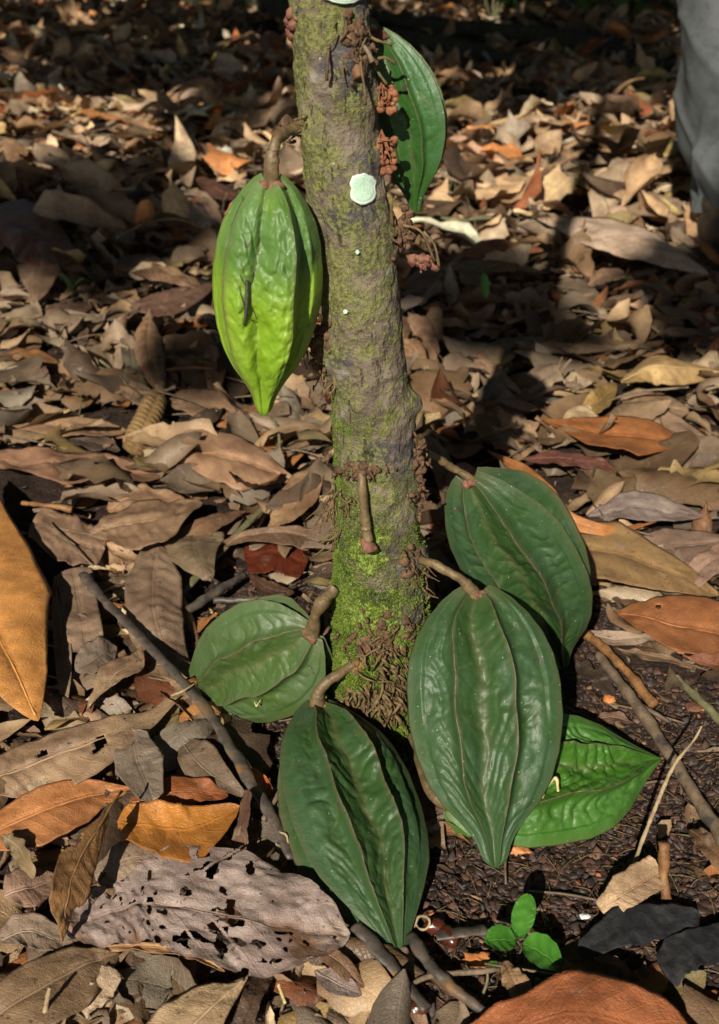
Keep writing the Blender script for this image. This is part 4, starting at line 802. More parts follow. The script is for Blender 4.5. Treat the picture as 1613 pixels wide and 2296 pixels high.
leaf('dull tan leaf behind the grey-lilac leaf', [(1418, 1080, 1.8), (1490, 1085, 2.4), (1572, 1092, 1.6)], [26, 36, 30], [16, 28, 26], .2, .2, (.28, .21, .12), rib=.5)
leaf('wide faded brown leaf lying behind the broad orange-brown leaf', [(1355, 940, 1.8), (1450, 940, 2.4), (1590, 990, 1.6)], [26, 40, 30], [30, 50, 40], .2, .1, (.31, .235, .175))
leaf('half-rolled grey-brown leaf lying crosswise in the shade', [(1084, 772, 2.6), (1200, 768, 4.2), (1330, 770, 4.2), (1472, 776, 2.4)], [10, 20, 22, 14], [12, 22, 22, 14], -.8, -1.2, (.22, .165, .105), rib=.9, jag=.1)
leaf('yellowish curled leaf with a sharp fold near the right edge', [(1392, 858, 3.0), (1460, 820, 6.2), (1540, 822, 6.0), (1650, 836, 3.4)], [20, 22, 20, 18], [22, 50, 44, 30], -.6, -2.2, (.44, .33, .16), rib=.8, jag=.05)
leaf('brassy curved leaf left of the yellowish curled leaf', [(1300, 920, 1.8), (1345, 895, 3.0), (1382, 860, 2.0)], 26, 26, .8, .4, (.31, .225, .08), rib=.9)
leaf('tan leaf lying between brassy leaf and right edge', [(1390, 890, 1.8), (1470, 905, 2.4), (1545, 925, 1.6)], 28, 34, .2, .1, (.30, .22, .15))
leaf('long pale whitish leaf with brown blotches at the upper right', [(1203, 490, 4.5), (1310, 512, 7.0), (1440, 545, 6.5), (1590, 615, 4.0)], [12, 30, 36, 30], [12, 36, 44, 30], -.6, -1.2, (.58, .48, .40), rib=.9, nr=12)
leaf('bright beige leaf lying in the far sun right of the trunk', [(1058, 268, 5), (1150, 246, 8), (1255, 238, 5)], [12, 26, 18], [10, 26, 16], .5, -.5, (.46, .32, .21), rib=.2)
leaf('round orange leaf standing on edge left of the trunk top', [(603, 70, 14), (606, 98, 9), (610, 127, 3)], [30, 33, 24], [30, 33, 24], .5, .5, (.38, .17, .09), prof='ell', rib=.1, rip=.5)
leaf('dark brown leaf arched behind the pod stalk', [(440, 400, 4.5), (490, 425, 5.5), (540, 440, 4)], 16, 20, .2, -.2, (.13, .06, .04))
leaf('upright pointed bright leaf beyond the flower clusters', [(1112, 345, 10), (1118, 375, 7), (1122, 420, 3)], [3, 18, 22], [3, 16, 20], .3, -.3, (.60, .40, .28), prof='frag')
leaf('upright orange-tan leaf left of the bright beige leaf', [(1010, 210, 11), (1030, 235, 8), (1048, 272, 4)], [8, 16, 14], [8, 18, 12], .4, -.4, (.46, .27, .16))
leaf('yellow-olive leaf lying in the sun near the trouser leg', [(1280, 400, 4.5), (1320, 398, 5.5), (1380, 420, 4)], 20, 24, .2, -.3, (.35, .27, .08))
leaf('rust leaf lying behind the long pale whitish leaf', [(1030, 570, 3.5), (1110, 552, 5), (1220, 562, 3.5)], 14, 16, .1, -.5, (.30, .13, .06))
leaf('dark folded leaf below the rust leaf', [(1010, 600, 3), (1100, 592, 4), (1190, 600, 3)], 14, 18, .1, -.2, (.22, .13, .08))
leaf('dark leaf in the shade right of the trunk', [(905, 640, 4), (970, 620, 5), (1020, 660, 3)], 26, 30, .2, -.2, (.13, .09, .065))
leaf('small round curled tan leaf in the shade at the right', [(1318, 640, 3), (1350, 618, 5), (1400, 612, 4)], 14, 18, .5, -.3, (.33, .23, .15))
leaf('brown leaf beneath the round pod stalk right of the trunk', [(1000, 1080, 3.5), (1035, 1060, 4.0), (1070, 1055, 3.0)], 24, 24, 0, 0, (.27, .15, .10))
leaf('red-brown leaf between trunk and leaning pod', [(962, 1130, 2.0), (985, 1170, 2.2), (990, 1230, 1.4)], 22, 22, .1, .1, (.22, .09, .045))
leaf('grey leaf folded in front of the leaning pod tip', [(1310, 1418, 1.8), (1380, 1430, 2.2), (1475, 1432, 1.6)], 16, 18, .4, -.2, (.30, .245, .20))
leaf('long narrow brown leaf lying past the brown petiole', [(1380, 1452, 1.8), (1480, 1475, 2.0), (1590, 1505, 1.4)], 9, 11, .1, .1, (.20, .135, .085), prof='tip')
leaf('black rotted leaf below the leaning pod', [(1290, 1490, .8), (1330, 1510, 1.0), (1380, 1560, .8)], 26, 22, .1, .1, (.05, .04, .035), jag=.25, holes=.1, midrib=False)
leaf('dark brown leaf scrap on the soil at the right edge', [(1545, 1860, .8), (1590, 1900, 1.2), (1640, 1960, .8)], 22, 22, .1, .1, (.15, .09, .05), jag=.15)
leaf('grey-brown leaf scrap between largest pod and right sticks', [(1335, 1610, .8), (1370, 1605, 1.0), (1415, 1618, .8)], 12, 14, .1, .1, (.20, .13, .10), jag=.1)
leaf('brown flattened leaf left of the second soil patch', [(560, 1290, .8), (600, 1320, 1.0), (660, 1330, .8)], 16, 18, .1, .1, (.10, .055, .035))
# ------------------------------------------------------------------ sticks, twigs
def stick(label, pts, r, mat='stick', name='twig', cat='twig', noise=0.30, flat=1.0, ns=12, extra=None, nseed=1):
    W = np.array([G(*p[:2], p[2]/100) for p in pts]); me_p = [tube_arrays(W, r, ns, max(24, len(pts)*10), noise, nseed, flat)]
    o = joined(name, me_p, M[mat]); c = W.mean(0); o.data.transform(__import__('mathutils').Matrix.Translation(Vector(-c))); o.location = tuple(c)
    if extra:
        for e in extra:
            We = np.array([G(*p[:2], p[2]/100) for p in e]); q = joined('side_shoot', [tube_arrays(We, [r[0]*.6, r[0]*.4], 6, 14, .2, 4)], M[mat]); P_(q, o)
    HERO_PX.append((pts[len(pts)//2][0], pts[len(pts)//2][1], label)); return tag(o, label, cat, 'twigs and sticks on the ground')
stick('long flat grey-brown stalk running from the left leaves down to the broad pod', [(188, 1288, 3.0), (225, 1335, 3.2), (360, 1475, 3.4), (470, 1600, 3.2), (555, 1740, 2.8), (610, 1830, 2.2), (655, 1925, 1.4)], [.0058, .0052, .0048, .0050, .0056, .0052, .0040], 'stick_dark', flat=.55, ns=12)
stick('grey-brown stick leaning diagonally at the lower right edge', [(1340, 1465, 1.4), (1420, 1570, 1.6), (1500, 1690, 1.6), (1640, 1910, 1.8)], [.0040, .0046, .0050, .0054], 'stick', extra=[[(1425, 1575, 1.6), (1470, 1600, 1.6), (1500, 1618, 1.0)]])
stick('orange-brown petiole lying over the diagonal stick', [(1302, 1412, 2.4), (1350, 1450, 2.6), (1410, 1510, 2.2), (1468, 1582, 1.4)], [.0046, .0040, .0036, .0052], 'stick_orange')
stick('thin pale twig standing across the right stick', [(1418, 1948, .8), (1462, 1830, 3.0), (1510, 1720, 5.6), (1556, 1660, 7.0), (1574, 1628, 8.0)], [.0014, .0015, .0013, .0010, .0007], 'stick_pale')
stick('greenish stick at the right edge above the diagonal stick', [(1516, 1518, 1.0), (1560, 1560, 1.2), (1640, 1640, 1.2)], [.0030, .0038, .0040], 'stick_green')
stick('short orange-brown stick pointing up behind the beige leaf', [(1494, 2016, 1.0), (1490, 1960, 2.2), (1489, 1888, 4.2)], [.0034, .0034, .0044], 'stick_orange')
stick('dark flat bark strip right of the broad pod', [(978, 2098, .8), (1040, 2090, 1.0), (1090, 2085, .8)], [.0046, .0052, .0046], 'stick_dark', flat=.4)
stick('brown flat petiole under the tip of the broad pod', [(798, 2075, 2.4), (850, 2130, 2.0), (905, 2200, 1.4), (960, 2262, 1.0)], [.0048, .0056, .0050, .0040], 'stick_dark', flat=.5)
stick('knobbly dark twig leading away from the broad pod tip', [(922, 2100, 1.2), (960, 2160, 1.4), (1010, 2210, 1.2), (1090, 2275, 1.0)], [.0040, .0034, .0038, .0030], 'stick_dark', noise=.35)
stick('curved thin root lying left of the knobbly twig', [(870, 2240, .8), (960, 2190, 1.2), (1080, 2178, 1.4), (1130, 2172, 1.0)], [.0010, .0018, .0018, .0010], 'stick')
stick('straw-coloured straight twig at the bottom left', [(612, 2130, 1.2), (620, 2190, 1.2), (640, 2250, 1.0)], [.0011, .0011, .0010], 'needle')
stick('pale stem standing in the bottom left corner leaves', [(95, 2310, 1.6), (105, 2250, 3.0), (112, 2215, 4.0)], [.0016, .0016, .0012], 'stick_pale')
stick('dark branching twig between the broad pod and the flat stalk', [(590, 1840, 1.6), (620, 1790, 2.4), (640, 1740, 3.0), (636, 1700, 3.4)], [.0024, .0018, .0013, .0008], 'stick')
stick('dark greenish flat stick behind the heart-shaped fragment', [(390, 1345, .9), (455, 1280, 1.4), (530, 1200, 1.6), (620, 1110, 1.2)], [.0052, .0052, .0044, .0036], 'stick_green', flat=.5)
stick('brown stick on the soil left of the small torn pod', [(418, 1372, .8), (480, 1330, 1.2), (548, 1290, .9)], [.0044, .0044, .0036], 'stick_dark')
stick('small brown root piece pointing at the small torn pod', [(480, 1345, .8), (560, 1345, 1.0), (640, 1335, .8)], [.0032, .0030, .0026], 'stick_dark')
stick('grey thin twig crossing the flat stalk under the small torn pod', [(385, 1560, 3.6), (410, 1550, 4.0), (436, 1533, 4.2)], [.0011, .0011, .0006], 'stick_pale')
stick('short cut petiole beside the far-left wavy leaf', [(50, 1128, 2.6), (110, 1134, 3.0), (163, 1142, 2.6)], [.0026, .0026, .0046], 'stick_orange')
stick('arched thin stalk looping above the tan leaf under the hanging pod', [(583, 945, 2.0), (605, 938, 4.0), (624, 965, 3.6), (628, 1020, 2.0)], [.0016, .0020, .0020, .0016], 'stick_green')
stick('straight orange-brown stalk left of the hanging pod tip', [(370, 830, 3.0), (430, 824, 3.6), (505, 828, 3.0)], [.0020, .0022, .0018], 'stick_orange')
stick('grey-green petiole standing by the ribbed roll', [(225, 808, 4.5), (270, 845, 3.4), (298, 880, 2.4)], [.0020, .0018, .0020], 'stick_green')
stick('curved tan twig left of the hanging pod', [(383, 392, 9.0), (378, 440, 7.0), (340, 490, 5.0), (262, 532, 3.5)], [.0026, .0030, .0034, .0030], 'stick_pale')
stick('grey broken branch in the leaves left of the hanging pod', [(350, 470, 3), (400, 510, 3.4), (460, 560, 3)], [.0070, .0085, .0070], 'stick')
stick('thin straight twig crossing in front of the broken branch', [(320, 498, 4.6), (400, 492, 5), (476, 520, 4)], [.0018, .0020, .0018], 'stick_pale')
stick('slender dark twig slanting in the upper left', [(368, 136, 15), (420, 190, 12), (500, 250, 8), (600, 305, 4)], [.0030, .0034, .0034, .0030], 'stick')
stick('long brown twig falling across the left litter', [(105, 290, 8), (200, 325, 7), (290, 395, 5), (362, 448, 3.4)], [.0050, .0050, .0046, .0040], 'stick')
stick('rusty twig at the far left', [(-10, 345, 3), (60, 320, 4), (140, 305, 4.6), (200, 290, 4)], [.0044, .0050, .0050, .0040], 'stick_orange')
stick('pale log-like branch behind the pod stalk', [(520, 322, 5), (600, 335, 5.4), (660, 342, 5)], [.012, .013, .012], 'stick')
stick('greenish curved twig right of the trunk in the sun', [(950, 480, 3), (1020, 492, 3.4), (1110, 486, 3.6), (1170, 470, 3)], [.0040, .0046, .0044, .0030], 'stick_green')
stick('sunlit mossy branch lying beyond the upright pointed leaf', [(1140, 365, 4), (1200, 378, 4.6), (1270, 395, 4.6), (1340, 405, 4)], [.013, .013, .012, .009], 'stick')
stick('thin reddish twig bent over the shaded soil at the right', [(1190, 735, 2), (1270, 697, 4), (1380, 715, 3), (1490, 748, 2)], [.0017, .0017, .0014, .0010], 'stick')
stick('brown stalk joining the yellowish curled leaf at the right', [(1350, 905, 3), (1420, 880, 4), (1500, 872, 4.6), (1545, 868, 5)], [.0012, .0018, .0018, .0016], 'stick')
stick('shrivelled dark tendril hanging over the leaning pod', [(1046, 1080, 12), (1058, 1150, 9.4), (1070, 1220, 7.0), (1060, 1280, 5.0)], [.0009, .0008, .0009, .0011], 'calyx', name='tendril', cat='tendril')
stick('little hooked yellow twig on the edge of the largest pod', [(1216, 1790, 4.2), (1228, 1762, 4.8), (1247, 1745, 5.0), (1252, 1775, 4.4)], [.0006, .0010, .0014, .0009], 'needle')
# curled pale tendril
th2 = np.linspace(0, 1.9*np.pi, 12)
stick('pale curled ring-shaped tendril beside the broad pod tip', [(928, 2082, .8)]+[(948+16*math.cos(2.3-t), 2066-15*math.sin(2.3-t)+3, 1.2+0.4*math.sin(t)) for t in th2], [.0009]*3, 'stick_pale', name='tendril', cat='tendril')
stick('pale wavy tendril between flat stalk and broad pod', [(612, 1842, 1.6), (624, 1850, 2.0), (624, 1864, 2.0), (642, 1872, 2.2), (646, 1892, 1.8)], [.0008]*3, 'stick_pale', name='tendril', cat='tendril')

def pebble(label, px, py, r, mat, name, cat, sq=(1, 1, .6), seed=1, h=0.4, group=None, bump=.12, rot=0):
    p = G(px, py, h/100); v, f, _ = blob_arrays((0, 0, 0), r, seed, 16, 22, sq, bump); c, s = math.cos(rot), math.sin(rot); v = v@np.array([[c, s, 0], [-s, c, 0], [0, 0, 1]])
    o = link(name, mesh_np(name, v, f), M[mat]); o.location = tuple(p); return tag(o, label, cat, group)
pebble('dark red glossy seed beside the curled tendril', 975, 2078, .0075, 'seed', 'seed', 'seed', (1.1, .75, .75), 3, .6, 'red seeds')
pebble('dark red glossy seed with a pointed end, lower of the pair', 1006, 2100, .0080, 'seed', 'seed', 'seed', (.75, 1.15, .75), 4, .6, 'red seeds', rot=.6)
pebble('dark red seed near the bottom edge under the brown petiole', 935, 2260, .0070, 'seed', 'seed', 'seed', (1.1, .8, .7), 6, .5, 'red seeds')
pebble('round orange seed on the soil left of the diagonal stick', 1367, 1566, .0062, 'seed_orange', 'seed', 'seed', (.85, 1.1, .6), 5, .5, bump=.2)
pebble('brown woody lump at the tip of the broad pod', 905, 2148, .0070, 'stick', 'wood_lump', 'wood lump', (1, .9, .9), 7, .6, bump=.45)
pebble('white chip on the soil left of the trunk', 648, 1278, .0034, 'white', 'white_chip', 'chip', (1.6, .8, .5), 8, .6, bump=.3)
pebble('small white chip on the black charred leaf', 1312, 2055, .0026, 'white', 'white_chip', 'chip', (1.4, .8, .5), 9, 1.6, bump=.3)
for i, (x, y, r) in enumerate([(1400, 1990, .003), (1108, 1850, .0024)]): pass
for (x, y, r, s, lab) in [(1070, 2150, .0065, 2, 'orange rotten chip between seeds and seedling'), (1160, 1905, .006, 3, 'orange chip on the soil below the bright lying pod')]:
    pebble(lab, x, y, r, 'seed_orange', 'bark_chip', 'bark chip', (1.2, .8, .35), s, .3, bump=.7)
# dark flat round scales on the soil
for i, (x, y, lab) in enumerate([(1450, 1612, 'dark round bract on the soil left of the diagonal stick'), (1555, 1585, 'dark round bract on the soil at the right edge'), (470, 1392, 'red-brown round bract above the small torn pod')]):
    pebble(lab, x, y, .0075, 'calyx', 'dry_bract', 'bract', (1, .95, .22), 20+i, .25, 'round bracts on the soil', bump=.1)
t = empty('forked_straw', 'tiny yellow straw fork lying on the small torn pod', 'straw'); p0 = G(577, 1578, .045); t.location = tuple(p0)
P_(joined('straw', [tube_arrays([G(571, 1573, .048), G(575, 1584, .048)], [.0006, .0006], 5, 5), tube_arrays([G(575, 1584, .048), G(586, 1568, .050)], [.0006, .0004], 5, 5)], M['needle']), t)

# ------------------------------------------------------------------ seedlings
def blade(base, d, L, W, up=0.25, nu=22, nv=11, cup=.22, bend=-.55):
    d = np.array(d, float); d /= np.linalg.norm(d); s = np.cross(d, [0, 0, 1.]); s /= np.linalg.norm(s); n = np.cross(s, d)
    u = np.linspace(0, 1, nu)[:, None]; v = np.linspace(-1, 1, nv)[None]; w = W*np.sqrt(np.clip(1-(2*np.clip(u, .004, .996)-1)**2, 0, 1))*(1-.1*u)
    x = L*u; z = cup*W*v**2+bend*L*u**2*.5+0.04*W*np.sin(u*22+np.abs(v)*4)
    Q = np.array(base)+d*x[..., None]+s*(v*w)[..., None]+n*z[..., None]
    return Q.reshape(-1, 3), grid_faces(nu, nv), np.stack([u+0*v, (v+1)/2+0*u], -1).reshape(-1, 2)
def seedling(label, root, top, leaves, sr=.0007, mat='seedling', group='green seedlings in the litter'):
    e = empty('seedling', label, 'seedling', group); e.location = tuple(root)
    s = joined('stem', [tube_arrays([root, (np.array(root)+top)/2+[.002, 0, 0], top], [sr, sr*.8], 6, 12)], M['seedling']); s.data.materials.clear(); s.data.materials.append(M['stick_green']); P_(s, e)
    for b in leaves:
        dd = np.array(b[0], float); dd /= np.linalg.norm(dd); V_, F_, U_ = blade(np.array(top)+dd*b[1]*.13, *b); P_(link('leaf', mesh_np('leaf', V_, F_, uv=U_), M[mat]), e)
    return e
top = G(1162, 2112, .028)
seedling('bright green seedling with three round leaves on bare soil, lower right', G(1165, 2138, .002), top, [((-.75, -.05, .25), .019, .0110), ((.85, -.42, -.05), .026, .0135), ((.30, .85, .65), .028, .0080), ((.15, .7, .1), .016, .006)])
seedling('withered thin green seedling left of the seedling with round leaves', G(1080, 2235, .002), G(1092, 2166, .014), [((.9, .2, 0), .008, .003)], .0011)
for lab, rx, ry, tx_, ty_, h, lv in [
    ('seedling with two narrow green leaves at the far left', 100, 320, 84, 246, .075, [((-1, .1, .0), .068, .012), ((.9, .3, .5), .060, .008)]),
    ('small yellow-green seedling left of the trunk in the sun', 545, 330, 543, 298, .05, [((.7, .3, .6), .028, .012), ((-.5, .2, .4), .022, .010), ((.2, -.8, .1), .03, .01)]),
    ('yellow-green seedling with a rosette of leaves right of the dark hanging pod', 1018, 372, 1018, 328, .06, [((-1, .2, .1), .036, .009), ((.8, .3, .4), .034, .009), ((.1, .9, .5), .03, .009), ((.3, -.8, .1), .03, .009)]),
    ('dark seedling in front of the bright beige leaf', 1172, 295, 1165, 272, .06, [((.4, .3, .9), .05, .016)]),
    ('green seedling leaf lying by the yellow-olive leaf', 1370, 420, 1345, 392, .05, [((-1, .1, .0), .07, .018)]),
    ('pale upright seedling beside the yellow-olive leaf', 1375, 412, 1384, 378, .09, [((-.6, .1, -.3), .05, .012), ((.9, .1, .1), .04, .012)]),
    ('wilted grey seedling in the shade right of the trunk', 1078, 700, 1082, 606, .12, [((-.6, -.2, .3), .03, .010), ((.4, -.3, .4), .026, .008), ((.2, -.4, -.8), .04, .008)]),
    ('pale olive seedling in the left middle litter', 165, 700, 160, 655, .055, [((-.2, 0, 1), .03, .012), ((.5, 0, .8), .03, .010)]),
    ('bare green stem rising from the soil below the pale twisted leaf', 178, 932, 180, 870, .05, [((-.2, 0, 1), .004, .001)]),
    ('hooked pale green sprout at the left edge', 8, 765, 12, 716, .05, [((.9, 0, -.3), .012, .003)])]:
    seedling(lab, G(rx, ry, .0), G(tx_, ty_, h), lv, .0011)
# lots of thin sprouts standing in the sunny litter: one batch
pcs = []; r = random.Random(5)
for i in range(150):
    x, y = r.uniform(-30, 1640), r.uniform(170, 560)
    if 640 < x < 960: continue
    b = G(x, y, 0); h = r.uniform(.03, .10); pcs.append(tube_arrays([b, b+[r.gauss(0, .008), 0, h*.6], b+[r.gauss(0, .02), 0, h]], [.0014, .0012, .0008], 5, 6))
    if r.random() < .3: pcs.append(blob_arrays(b+[r.gauss(0, .01), 0, h], .004, i, 5, 6, (1.4, 1, .4), .3))
tag(joined('thin_sprouts', pcs, M['stick_green']), 'thin greenish sprouts standing up from the sunny litter', 'sprouts', kind='stuff')

# ------------------------------------------------------------------ loose litter: scattered dead leaves
def leaf_batch(n, rg, L, W, pos, nu, nv, hup, tilt, curly=1.0, lift=0.0):
    u = np.linspace(0, 1, nu)[None, :, None]; v = np.linspace(-1, 1, nv)[None, None, :]
    R = lambda a, b: rg.uniform(a, b, (n, 1, 1)); Nn = lambda s: rg.normal(0, s, (n, 1, 1)); L_, W_ = L[:, None, None], W[:, None, None]
    k = R(.55, 1.1); pk = R(.35, .6); uu = u**(np.log(.5)/np.log(pk)); pr = np.sin(np.pi*np.clip(uu, .003, .997))**k
    torn = R(0, 1) < .42; pr = np.where(torn & (u > R(.5, .8)), pr*np.clip(1.0-2.2*(u-.55)+.3*np.sin(u*40+Nn(3)), .05, 1), pr)
    w = W_*pr*(1+.10*np.sin(u*R(9, 25)+R(0, 6))+.05*np.sin(u*R(30, 60)+R(0, 6)))
    roll = Nn(.9)*curly; roll = np.where(np.abs(roll) < .12, .12, roll); rr_ = w/np.maximum(np.abs(roll), .12); fold = Nn(.22)
    y = rr_*np.sin(v*np.abs(roll)); z = rr_*(1-np.cos(v*roll))*np.sign(roll)+np.abs(y)*fold
    z = z+W_*.16*v**2*np.sin(u*R(8, 20)+R(0, 6)+v)*curly+W_*R(.02, .07)*np.sin(2*np.pi*(u*9-np.abs(v)*1.2))*np.clip(np.abs(v)*4, 0, 1)*(pr > .2)
    z = z+L_*.03*np.sin(u*R(4, 9)+R(0, 6))*np.cos(v*R(1, 2.5)+R(0, 6))
    bend = Nn(1.0)*curly; bend = np.where(np.abs(bend) < .1, .1, bend); be = (u-.5)*bend; Rb = L_/bend
    x = Rb*np.sin(be)-z*np.sin(be); zz = Rb*(1-np.cos(be))+z*np.cos(be); y = y+L_*Nn(.05)*(u-.5)**2*4+0*x
    tw = Nn(.35)*curly*(u-.5)*2; y, zz = y*np.cos(tw)-zz*np.sin(tw), y*np.sin(tw)+zz*np.cos(tw)
    x = x+0*y
    ty, tp = Nn(tilt), Nn(tilt); yaw = R(0, 6.283)
    y, zz = y*np.cos(ty)-zz*np.sin(ty), y*np.sin(ty)+zz*np.cos(ty); x, zz = x*np.cos(tp)+zz*np.sin(tp), -x*np.sin(tp)+zz*np.cos(tp)
    X_, Y_ = x*np.cos(yaw)-y*np.sin(yaw), x*np.sin(yaw)+y*np.cos(yaw)
    zz = zz-zz.min((1, 2), keepdims=True)*.82+hup[:, None, None]
    Q = np.stack([X_+pos[:, 0, None, None], Y_+pos[:, 1, None, None], zz+gz(pos[:, 0], pos[:, 1])[:, None, None]], -1)
    Q[..., 2] = np.maximum(Q[..., 2], gz(Q[..., 0], Q[..., 1])+.001) if n < 4000 else Q[..., 2]
    U = np.stack([u+0*v, (v+1)/2+0*u], -1).reshape(1, -1, 2).repeat(n, 0)
    return Q.reshape(n, -1, 3), U, (roll.ravel(), bend.ravel(), torn.ravel())
NAMES = ['tan', 'brown', 'greybrown', 'orangebrown', 'dark', 'pale', 'redbrown', 'olive', 'grey', 'orange', 'pink', 'gold']
WN = np.array([.22, .20, .21, .055, .09, .08, .035, .04, .08, .01, .02, .03]); WN /= WN.sum()
def colours(n, rg, gain=1.0):
    i = rg.choice(len(NAMES), n, p=WN); c = np.array([PAL[NAMES[k]] for k in i])*rg.uniform(.5, 1.3, (n, 1))*gain*[1.0, .98, .86]; c = np.minimum(c, .74); return i, c
rg = np.random.default_rng(21)
HM[int(1150/4):int(1760/4), 0:int(265/4)] = True
def sample(n, y0, y1, keep, hk=.93):
    out = []
    while len(out) < n:
        y = math.sqrt(rg.uniform(y0*y0, y1*y1)); x = rg.uniform(-.5, .5)*(y*.72+.12)
        px, py = proj(np.array([x, y, 0.0]))
        if soilmask(np.array(px), np.array(py)) and rg.random() > keep: continue
        if (x-BASE[0])**2+(y-TY)**2 < .05**2: continue
        jx, jy = int((px+100)/4), int((py+100)/4)
        if 0 <= jx < 460 and 0 <= jy < 620 and HM[jy, jx] and rg.random() < hk: continue
        out.append((x, y))
    return np.array(out)
# individuals: nearest leaves of the litter
NI = 200
pos = np.vstack([sample(90, .47, 1.02, .01, .9), sample(110, 1.02, 1.85, .1, .97)])
L = np.where(pos[:, 1] < 1.02, rg.uniform(.055, .12, NI), rg.uniform(.09, .23, NI)); W = L*rg.uniform(.13, .24, NI); hup = np.where(pos[:, 1] < 1.02, rg.uniform(.000, .005, NI), rg.uniform(.002, .018, NI))
nu, nv = 22, 9
Q, U, (ro, be, to) = leaf_batch(NI, rg, L, W, pos, nu, nv, hup, .14, .8)
near = pos[:, 1] < 1.02
Fg = grid_faces(nu, nv); ci, cc = colours(NI, rg, .9)
LAND = [(t[0], t[1], t[2]) for t in HERO_PX]
CW = {'tan': 'tan', 'brown': 'brown', 'greybrown': 'grey-brown', 'orangebrown': 'rust-brown', 'dark': 'dark brown', 'pale': 'pale', 'redbrown': 'reddish brown', 'olive': 'olive-brown', 'grey': 'grey', 'orange': 'orange', 'pink': 'pinkish', 'gold': 'golden tan'}
def short(lab):
    w = lab.split(); stop = {'with', 'lying', 'standing', 'leaning', 'cut', 'below', 'beside', 'left', 'right', 'above', 'under', 'against', 'behind', 'pointing', 'slanting', 'across', 'bridging', 'running', 'tucked', 'stretched', 'beyond', 'glowing', 'on', 'in', 'of', 'at', 'along', 'touching', 'near', 'upright', 'over', 'between', 'bent', 'crossing', 'from', 'turned', 'skeletonised', 'arching', 'hanging', 'leading', 'joining', 'folded', 'tilted', 'half', 'looping', 'and', 'from', 'filling', 'beneath'}
    out = []
    for i, x in enumerate(w):
        if i > 1 and x.strip(',') in stop and len(out) >= 2: break
        out.append(x.strip(','))
        if x.endswith(',') or len(out) >= 6: break
    return ' '.join(out)
seen = {}
for i in range(NI):
    q = Q[i]; c = q.mean(0); me = mesh_np('fallen_leaf', q-c, Fg, uv=U[i], attrs={'seed': np.full(len(q), rg.uniform(0, 60))}, colors={'tint': np.tile(cc[i], (len(q), 1))})
    o = link('fallen_leaf', me, M['leaf_gloss'] if rg.random() < .25 else M['leaf']); o.location = tuple(c)
    px, py = proj(c); px, py = float(px), float(py)
    ds = sorted(LAND, key=lambda t: (t[0]-px)**2+(t[1]-py)**2)
    form = 'torn' if to[i] else ('tightly curled' if abs(ro[i]) > 1.1 else ('arched' if abs(be[i]) > 1.1 else ('wavy' if abs(ro[i]) > .5 else 'flat')))
    size = 'small' if L[i] < .08 else ('long' if L[i] > .112 else 'middle-sized')
    for d_ in ds[:6]:
        dx, dy = px-d_[0], py-d_[1]; where = ('right of' if dx > 0 else 'left of') if abs(dx) > abs(dy) else ('in front of' if dy > 0 else 'behind')
        lab = f"{size} {form} {CW[NAMES[ci[i]]]} dead leaf {where} the {short(d_[2])}"
        lab = ' '.join(lab.split()[:16])
        if lab not in seen: break
    seen[lab] = 1
    tag(o, lab, 'leaf', 'dead leaves on the forest floor')

for pl in ([(840, 62), (1050, 88), (1250, 112), (1400, 160), (1520, 200)], [(870, 100), (980, 122), (1080, 145), (1180, 172)]):
    for a_, b_ in zip(pl[:-1], pl[1:]):
        for q in np.linspace(0, 1, 80):
            xx, yy = a_[0]+(b_[0]-a_[0])*q, a_[1]+(b_[1]-a_[1])*q; HM[int((yy+84)/4):int((yy+116)/4), int((xx+100)/4)] = True
def batch_obj(name, label, n, y0, y1, Lr, nu, nv, keep, hmax, tilt, curly, gain=1.0, noise_keep=False):
    pos = sample(n, y0, y1, keep) if n < 6000 else None
    if pos is None:
        y = np.sqrt(rg.uniform(y0*y0, y1*y1, n)); x = rg.uniform(-.5, .5, n)*(y*.8+.3); pos = np.stack([x, y], -1)
        qx, qy = proj(np.stack([x, y, 0*x], -1)); pos = pos[~HM[np.clip(((qy+100)/4).astype(int), 0, 619), np.clip(((qx+100)/4).astype(int), 0, 459)]]; n = len(pos)
    L = Lr[0]+(Lr[1]-Lr[0])*rg.random(n)**1.8; W = L*rg.uniform(.13, .30, n); Q, U, _ = leaf_batch(n, rg, L, W, pos, nu, nv, rg.uniform(0, hmax, n), tilt, curly)
    nvv = nu*nv; F = (grid_faces(nu, nv)[None]+(np.arange(n)*nvv)[:, None, None]).reshape(-1, 4); ci, cc = colours(n, rg, gain)
    o = link(name, mesh_np(name, Q.reshape(-1, 3), F, uv=U.reshape(-1, 2), attrs={'seed': np.repeat(rg.uniform(0, 60, n), nvv)}, colors={'tint': np.repeat(cc, nvv, 0)}), M['leaf'])
    return tag(o, label, 'leaf litter', kind='stuff')
batch_obj('leaf_litter', 'thick litter of small dead leaves around the tree', 900, .45, 1.1, (.02, .07), 10, 5, .01, .004, .2, .9)
batch_obj('leaf_litter', 'curled brown leaf litter in the middle distance', 1700, 1.0, 2.6, (.03, .15), 11, 6, .1, .02, .30, .95)
batch_obj('leaf_litter', 'sunlit and shaded leaf litter stretching back through the forest', 6000, 2.4, 6.5, (.05, .24), 9, 5, 1, .06, .32, .9, 1.85)
batch_obj('leaf_litter', 'far leaf litter towards the dark forest edge', 12000, 6.0, 19, (.07, .28), 5, 4, 1, .08, .34, .9, 1.85)
batch_obj('leaf_fragments', 'tiny leaf fragments sprinkled between the leaves', 2600, .45, 2.4, (.008, .028), 5, 3, .22, .003, .4, .8)
